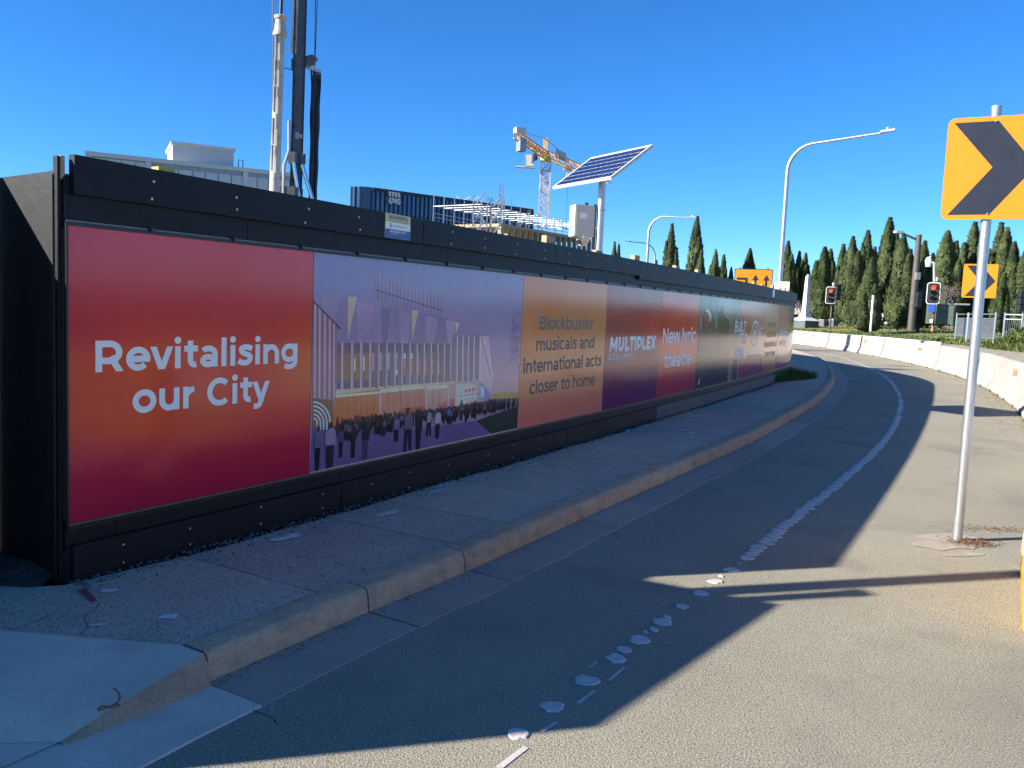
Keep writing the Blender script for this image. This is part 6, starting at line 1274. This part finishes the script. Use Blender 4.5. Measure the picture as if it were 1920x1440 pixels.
mb = MB(); mb.box(bearing(1746, 602, 54.8), (.16, .05, .2), R(-25)); mb.build('button_box', M['white_paint'], s2)
mb = MB(); c = bearing(1748, 621, 54.6); mb.tube([c, c + Vector((0, 0, .1)), c + Vector((0, 0, .28))], [.08, .07, .04], 8); tag(mb.build('orange_marker', M['orange_paint'], base=c), 'small orange marker at the foot of the right traffic light', 'marker')
def backsignal(label, px, py, d, hgt):
    c = bearing(px, py, d); o = thing('signal_lantern', label, 'traffic light', c, 'signal lanterns seen from behind'); v = Vector((c.x, c.y, 0)).normalized(); an = math.atan2(v.y, v.x) - R(90) + R(35)
    MB().box(c, (.5, .05, hgt), an).build('backboard', M['rubber'], o); mb = MB(); 
    for z in (-.32, 0, .32): mb.box(c + v * -.12 + Vector((0, 0, z)), (.32, .28, .29), an)
    mb.build('housing', M['dark'], o)
    mb = MB(); mb.tube([c + Vector((-.5, 0, -.4)), c + Vector((0, .05, -.4))], .03, 6); mb.build('bracket', M['galv_dull'], o)
backsignal('dark signal lantern attached behind the left traffic light', 1571, 548, 66.5, 1.1); backsignal('dark signal lantern fixed to the brown lamp post', 1722, 562, 59.6, 1.15); backsignal('dark signal lantern at the right edge of the view', 1916, 565, 48, .95)

# ------------------------------------------------------------------ obelisk and small things on the lawn
OB = bearing(1508, 614, 75); ob_ = thing('obelisk', 'white stone obelisk on a dark stepped plinth on the lawn', 'monument', OB)
an = R(28); z0 = OB.z; sc75 = 75 / 1600
def sq(z, w): return [Vector((OB.x, OB.y, z)) + Matrix.Rotation(an, 3, 'Z') @ Vector((a * w / 2, b * w / 2, 0)) for a, b in ((-1, -1), (1, -1), (1, 1), (-1, 1))]
def frus(name, za, wa, zb_, wb_, mt): MB().hexa(sq(za, wa) + sq(zb_, wb_)).build(name, mt, ob_)
zz = lambda py: bearing(1508, py, 75).z
frus('plinth', z0 - .3, 1.75, zz(601), 1.7, M['stone_dark']); frus('plinth_top', zz(601) + .002, 1.72, zz(595), .85, M['stone_white']); frus('pedestal', zz(595) + .002, .74, zz(587), .58, M['stone_white']); frus('shaft', zz(587) + .002, .44, zz(519), .26, M['stone_white']); frus('tip', zz(519) + .002, .26, zz(514), .06, M['stone_white'])
for px, lab in ((1544, 'small dark stone block, nearer the obelisk of two'), (1562, 'small dark stone block, further from the obelisk of two')):
    c = bearing(px, 611, 74); o = thing('stone_block', lab, 'stone', c, 'stone blocks by the obelisk'); MB().box(c + Vector((0, 0, .22)), (.55, .5, .5), R(30)).build('block', M['stone_dark'], o); MB().box(c + Vector((-.02, -.02, .482)), (.58, .53, .03), R(30)).build('slab', M['stone_white'], o)
def whitebox(name, label, px, py, d, w, h, leg=.4):
    c = bearing(px, py, d); o = thing(name, label, 'sign', c); MB().box(c, (w, .06, h), R(-20)).build('board', M['white_metal'], o); 
    for s in (-.4, .4): MB().tube([c + Vector((s * w, .03, -h / 2)), c + Vector((s * w, .03, -h / 2 - leg))], .03, 6).build('leg', M['galv_dull'], o)
whitebox('park_sign', 'small white sign board among the cypresses', 1652, 591, 80, .42, .32, .4); whitebox('park_sign', 'small white box sign beside the brown lamp post', 1701, 599, 72, .25, .45, .3)
whitebox('park_sign', 'white board on the lawn at the hoarding end', 1492, 583, 85, .9, .6, .9)
wp = bearing(1632, 621, 60); o = thing('white_post', 'slim white post standing before a cypress', 'post', wp); MB().tube([wp, Vector((wp.x, wp.y, bearing(1636, 555, 60).z))], .07, 10).build('shaft', M['white_paint'], o, smooth=40); MB().lathe(Vector((wp.x, wp.y, bearing(1636, 555, 60).z)), [(.075, 0), (.05, .04)], 10).build('cap', M['white_paint'], o)
cbx = bearing(1766, 605, 62); o = thing('utility_cabinet', 'grey-green mesh utility cage with pale posts behind the right signal', 'cabinet', cbx)
MB().box(cbx + Vector((-.2, 0, .55)), (1.5, .8, 1.3), R(-20)).build('box', pm('cabinet_green', (.10, .12, .08), .7, var=.3, scale=5), o); mb = MB(); mb.box(cbx + Vector((.4, -.5, .45)), (.14, .14, 1.7)); mb.box(cbx + Vector((.6, -.4, 1.22)), (1.5, .7, .1), R(-20)); mb.build('frame', M['galv_dull'], o)
# lane sign and sign backs showing over the hoarding
ln_ = bearing(1412, 600, 30); ln_.z = 0; lo_ = thing('lane_sign', 'yellow lane sign with black arrows showing above the hoarding', 'road sign', ln_)
cc = bearing(1412, 531, 30); vv = Vector((cc.x, cc.y, 0)).normalized(); ru = Vector((vv.y, -vv.x, 0)); Wd, Hd = 1.24, .95
def lp(x, z, l=0): return cc + ru * x + Vector((0, 0, z)) - vv * l
MB().prism([lp(x, z) for x, z in rrect(Wd, Hd, .03)], vv * .02).build('frame', M['dark'], lo_); MB().poly([lp(x, z, .004) for x, z in rrect(Wd - .05, Hd - .05, .03)]).build('yellow_face', M['sign_yellow'], lo_)
for x in (.07, .42):
    MB().add([lp(x - .035, -.45, .008), lp(x + .035, -.45, .008), lp(x + .035, .1, .008), lp(x - .035, .1, .008), lp(x - .11, .1, .008), lp(x + .11, .1, .008), lp(x, .29, .008)], [(0, 1, 2, 3), (4, 5, 6)]).build('arrow', M['sign_black'], lo_)
MB().add([lp(-.54, .10, .008), lp(-.18, .10, .008), lp(-.18, .18, .008), lp(-.54, .18, .008), lp(-.26, -.45, .008), lp(-.18, -.45, .008), lp(-.18, .1, .008), lp(-.26, .1, .008)], [(0, 1, 2, 3), (4, 5, 6, 7)]).build('closed_lane_bar', M['sign_black'], lo_)
for x in (-.45, .45): MB().bar(lp(x, .53, -.05), Vector((*lp(x, 0, -.05).xy, 0)), .05).build('leg', M['galv_dull'], lo_)
c = bearing(1466, 541, 33); o = thing('sign_back', 'plain white board showing over the far end of the hoarding', 'sign', Vector((c.x, c.y, 0))); MB().box(c, (.52, .03, .5), R(-24)).build('board', M['letter_white'], o); mb = MB(); mb.bar(Vector((c.x, c.y + .05, 0)), c + Vector((0, .05, 0)), .05); mb.build('leg', M['galv_dull'], o)

# ------------------------------------------------------------------ mesh fence behind the shrubs
fa_ = bearing(1794, 588, 54); fb_ = bearing(1868, 594, 47); fc_ = bearing(1960, 592, 46)
def fence(label, A, B, npan):
    A = Vector((A.x, A.y, 0)); B = Vector((B.x, B.y, 0)); o = thing('mesh_fence', label, 'fence', Vector((A.x, A.y, terrain(A.x, A.y))), 'mesh fence runs')
    for i in range(npan):
        a = A.lerp(B, i / npan); b = A.lerp(B, (i + 1) / npan); t = (b - a).normalized(); a = a + t * .06; b = b - t * .06; z0, z1 = 1.0, 2.28
        for p in (a, b): mb = MB(); mb.tube([Vector((p.x, p.y, .6)), Vector((p.x, p.y, z1 + .08))], .045, 8); mb.build('post', M['galv'], o)
        for z in (z1, z1 - .22, z0 + .1): mb = MB(); mb.bar(Vector((a.x, a.y, z)), Vector((b.x, b.y, z)), .05); mb.build('rail', M['galv'], o)
        mb = MB(); m_ = int((b - a).length / .09)
        for k in range(m_): p = a.lerp(b, (k + .5) / m_); mb.bar(Vector((p.x, p.y, z0 + .1)), Vector((p.x, p.y, z1 - .22)), .014)
        stuff(mb.build('mesh_wires', M['galv_dull'], o))
fence('galvanised mesh fence behind the near sign post, left run', fa_, fb_, 3); fence('galvanised mesh fence at the right edge behind the shrubs', fb_ + Vector((.3, -.1, 0)), fc_, 2)
# ------------------------------------------------------------------ cypresses
def cypress_mesh(seed, slim=1.0, spires=11):
    """unit tree: height 1, crown radius about .15; many upright sprigs on a cluster of spires"""
    q = random.Random(seed); mb = MB(); core = MB(); sp = [(0, 0, .03, 1.0, .095 * slim)]
    for i in range(spires):
        a = q.random() * 6.283; r = q.uniform(.045, .10) * slim; top = q.uniform(.42, .97) * (1 - r * 1.2); sp.append((r * math.cos(a), r * math.sin(a), q.uniform(.03, .12), top, q.uniform(.042, .075) * slim))
    def rad(t): return max(.0, min(1, (t / .10) ** .6) * (1 - max(0, (t - .28) / .72) ** 1.7) ** .9)
    for (x, y, z0, z1, r) in sp:
        h = z1 - z0; core.lathe((x, y, z0), [(max(.002, r * .8 * rad(k / 10)), h * k / 10) for k in range(11)], 9)
        n = int(2600 * r * h / .06 * (1 / .9))
        for i in range(n):
            t = q.random() ** .85; a = q.random() * 6.283; rr = r * rad(t) * q.uniform(.78, 1.2) * (1 + .2 * math.sin(3 * a + 11 * t + seed + 7 * x * 30)); c = Vector((x + rr * math.cos(a), y + rr * math.sin(a), z0 + h * t)); 
            if any((c.x - X) ** 2 + (c.y - Y) ** 2 < (.7 * Rr * rad(max(0, min(1, (c.z - Z0) / (Z1 - Z0))))) ** 2 for (X, Y, Z0, Z1, Rr) in sp if Z0 < c.z < Z1): continue
            out = Vector((math.cos(a), math.sin(a), 0)); l = q.uniform(.02, .042); up = (Vector((0, 0, 1)) + out * q.uniform(.1, .7) + Vector((q.uniform(-.3, .3), q.uniform(-.3, .3), 0))).normalized() * l; sd = Vector((-out.y, out.x, q.uniform(-.3, .3))) * q.uniform(.008, .014)
            mb.add([c - sd, c + sd, c + up * .6 + sd * .8, c + up, c + up * .6 - sd * .8], [(0, 1, 2, 3, 4)])
    return mb, core
TM = []
for k, (sl, ns) in enumerate(((1.0, 11), (.8, 8), (1.15, 14), (.62, 6), (.95, 12), (1.3, 16))):
    a, b = cypress_mesh(40 + k, sl, ns)
    b.add(a.v, a.f); me = b.mesh('crown'); me.materials.append(M['cypress'])
    tk = MB().tube([(0, 0, -.03), (0, 0, .03), (0, 0, .3)], [.022, .018, .008], 8).mesh('trunk'); tk.materials.append(M['trunk']); TM.append((me, tk, .145 * sl))
trees = [  # photo x, top y, crown half width px, range, variety
 (1151, 456, 9, 110, 1), (1159, 461, 7, 112, 3), (1231, 490, 6, 115, 3), (1256, 423, 13, 95, 1), (1302, 410, 17, 98, 0), (1313, 472, 13, 92, 2), (1340, 471, 12, 95, 0), (1356, 480, 9, 97, 3), (1371, 503, 9, 100, 2), (1404, 469, 17, 102, 5), (1474, 455, 14, 96, 0), (1482, 479, 14, 92, 4), (1496, 474, 11, 97, 1), (1508, 477, 11, 93, 4),
 (1543, 466, 18, 90, 4), (1554, 470, 15, 98, 0), (1577, 461, 14, 95, 1), (1594, 447, 17, 82, 0), (1606, 474, 18, 76, 4), (1621, 436, 18, 92, 0), (1636, 466, 12, 98, 1), (1632, 487, 19, 65, 2), (1660, 412, 20, 96, 0), (1674, 437, 15, 100, 1), (1688, 444, 20, 69, 0), (1702, 470, 16, 74, 1), (1728, 455, 15, 71, 1), (1745, 478, 17, 88, 2), (1769, 437, 26, 84, 5), (1787, 455, 14, 94, 1), (1798, 492, 14, 92, 2), (1818, 421, 21, 90, 0), (1834, 448, 17, 86, 4), (1867, 422, 17, 94, 1), (1879, 431, 19, 90, 4), (1895, 457, 18, 84, 2), (1882, 521, 9, 72, 3), (1918, 470, 18, 82, 0), (1930, 450, 20, 92, 4), (1650, 470, 14, 99, 1), (1720, 462, 13, 99, 0), (1850, 470, 15, 97, 2)]
trees.sort()
for i, (px, ty, hw, d, v) in enumerate(trees):
    g_ = bearing(px - (600 - ty) * .0 - 6, 600, d); z = terrain(g_.x, g_.y) if px > 1440 else .8; top = bearing(px, ty, d).z
    h = top - z; me, tk, r0 = TM[v]; w = hw * d / 1600 / r0 * 1.32
    o = thing('cypress_tree', 'dark green columnar cypress, %s from the left of all the cypresses' % (ORD[i + 1] if i < 28 else ('%s from the right end' % ORD[len(trees) - i]).replace(' end', '')), 'tree', (g_.x, g_.y, z), 'cypress trees')
    if i >= 28: o['label'] = 'dark green columnar cypress, %s from the right of all the cypresses' % ORD[len(trees) - i]
    o.rotation_euler.z = rnd.random() * 6.28; o.scale = (w, w, h)
    for nm, m_ in (('trunk', tk), ('crown', me)): c = bpy.data.objects.new(nm, m_); COL.objects.link(c); c.parent = o
# bare small trees
def bare(label, px, py, d, h, seed):
    q = random.Random(seed); b = bearing(px, py, d); o = thing('bare_tree', label, 'tree', b, 'leafless small trees'); mb = MB(); tr = MB()
    def gr(p, dr_, l, r, k, t):
        e = p + dr_ * l; t.tube([p, e], [r, r * .65], 5, False)
        if k:
            for _ in range(3): nd = (dr_ + Vector((q.uniform(-.7, .7), q.uniform(-.7, .7), q.uniform(-.1, .6)))).normalized(); gr(e, nd, l * q.uniform(.6, .85), r * .62, k - 1, mb)
    for _ in range(3): gr(b, Vector((q.uniform(-.4, .4), q.uniform(-.4, .4), 1)).normalized(), h * .3, .05, 4, tr)
    tr.build('trunk', M['bare_wood'], o); mb.build('branches', M['bare_wood'], o)
bare('leafless grey-brown bush before the cypresses, right of the camera signal', 1776, 600, 63, 2.4, 3); bare('leafless bush behind the white obelisk', 1500, 603, 84, 2.0, 8)
# ------------------------------------------------------------------ juniper bed, hedge strip and shrubs
def sprigs(mb, n, fx, hfun, size, q):
    for i in range(n):
        x, y, z, up = fx(); a = q.random() * 6.283; o = Vector((math.cos(a), math.sin(a), 0)); l = size * q.uniform(.6, 1.3); t = (up + o * q.uniform(.5, 1.3)).normalized() * l; sd = Vector((-o.y, o.x, 0)) * l * .22; c = Vector((x, y, z))
        mb.add([c - sd, c + sd, c + t * .7 + sd * .6, c + t, c + t * .7 - sd * .6], [(0, 1, 2, 3, 4)])
q = random.Random(5); jb = MB(); 
def bed(s0, s1, o0, o1, hmax, n, size, core=True):
    mounds = [(q.uniform(s0, s1), q.uniform(o0 + .3, o1), q.uniform(.8, 1.8), q.uniform(.5, 1)) for _ in range(int((s1 - s0) * (o1 - o0) * .7))]
    def hh(s, o):
        e = min(1, max(0, (o - o0) / .6)) * min(1, max(0, (o1 + .5 - o) / .8)) * min(1, max(0, (s - s0 + .3) / 1)) ; v = .35
        for ms, mo, mr, mh in mounds:
            d2 = ((s - ms) ** 2 + (o - mo) ** 2) / (mr * mr)
            if d2 < 1: v = max(v, .35 + .65 * mh * math.sqrt(1 - d2))
        return hmax * v * e
    rows = []
    for i in range(int((s1 - s0) / .45) + 1):
        s = s0 + i * .45; rows.append([])
        for k in range(15): o = o0 + (o1 - o0) * k / 14; p = BC.at(s, o); p.z = ter_off(o) + hh(s, o) * .85 - .02; rows[-1].append(p)
    jb.grid(rows)
    def fx():
        s = q.uniform(s0, s1); o = o0 + (o1 - o0) * q.random() ** 1.2; p = BC.at(s, o); return p.x, p.y, ter_off(o) + hh(s, o) * q.uniform(.75, 1.02), Vector((q.uniform(-.3, .3), q.uniform(-.3, .3), .8))
    sprigs(jb, n, fx, hh, size, q)
S1 = BC.near(*bearing(1920, 655, 38).xy)[1]; S2 = BC.near(*bearing(1680, 640, 52).xy)[1]
bed(S1 - 9, S2 - 6, 5.2, 10.5, 1.0, 26000, .30); bed(S2 - 6, S2 + 26, 5.4, 7.0, .14, 5000, .16)
stuff(tag(jb.build('juniper_bed', M['juniper']), 'spreading green juniper ground cover on the bank beyond the barriers', 'shrubs'))
# pale kerb edge of the far road
ek = MB(); sweep_k = sweep(BC, S2 - 1, S2 + 28, [(4.75, .2), (4.75, ter_off(4.75) + .14), (5.0, ter_off(5) + .14), (5.0, .2)], .8); structure(sweep_k.build('far_kerb', M['stone_white']))
# grass blades on the bank
gb = MB(); 
for i in range(14000):
    s = q.uniform(S2 - 8, S2 + 30); o = q.uniform(8, 26); p = BC.at(s, o); p.z = ter_off(o) + .03; a = q.random() * 6.3; w = Vector((math.cos(a), math.sin(a), 0)) * .03; h = q.uniform(.04, .12); gb.add([p - w, p + w, p + Vector((q.uniform(-.05, .05), q.uniform(-.05, .05), h))], [(0, 1, 2)])
stuff(tag(gb.build('grass_tufts', M['juniper']), 'short mown grass on the bank around the obelisk', 'grass'))

for o in list(bpy.data.objects):
    if '_b' in o: del o['_b']
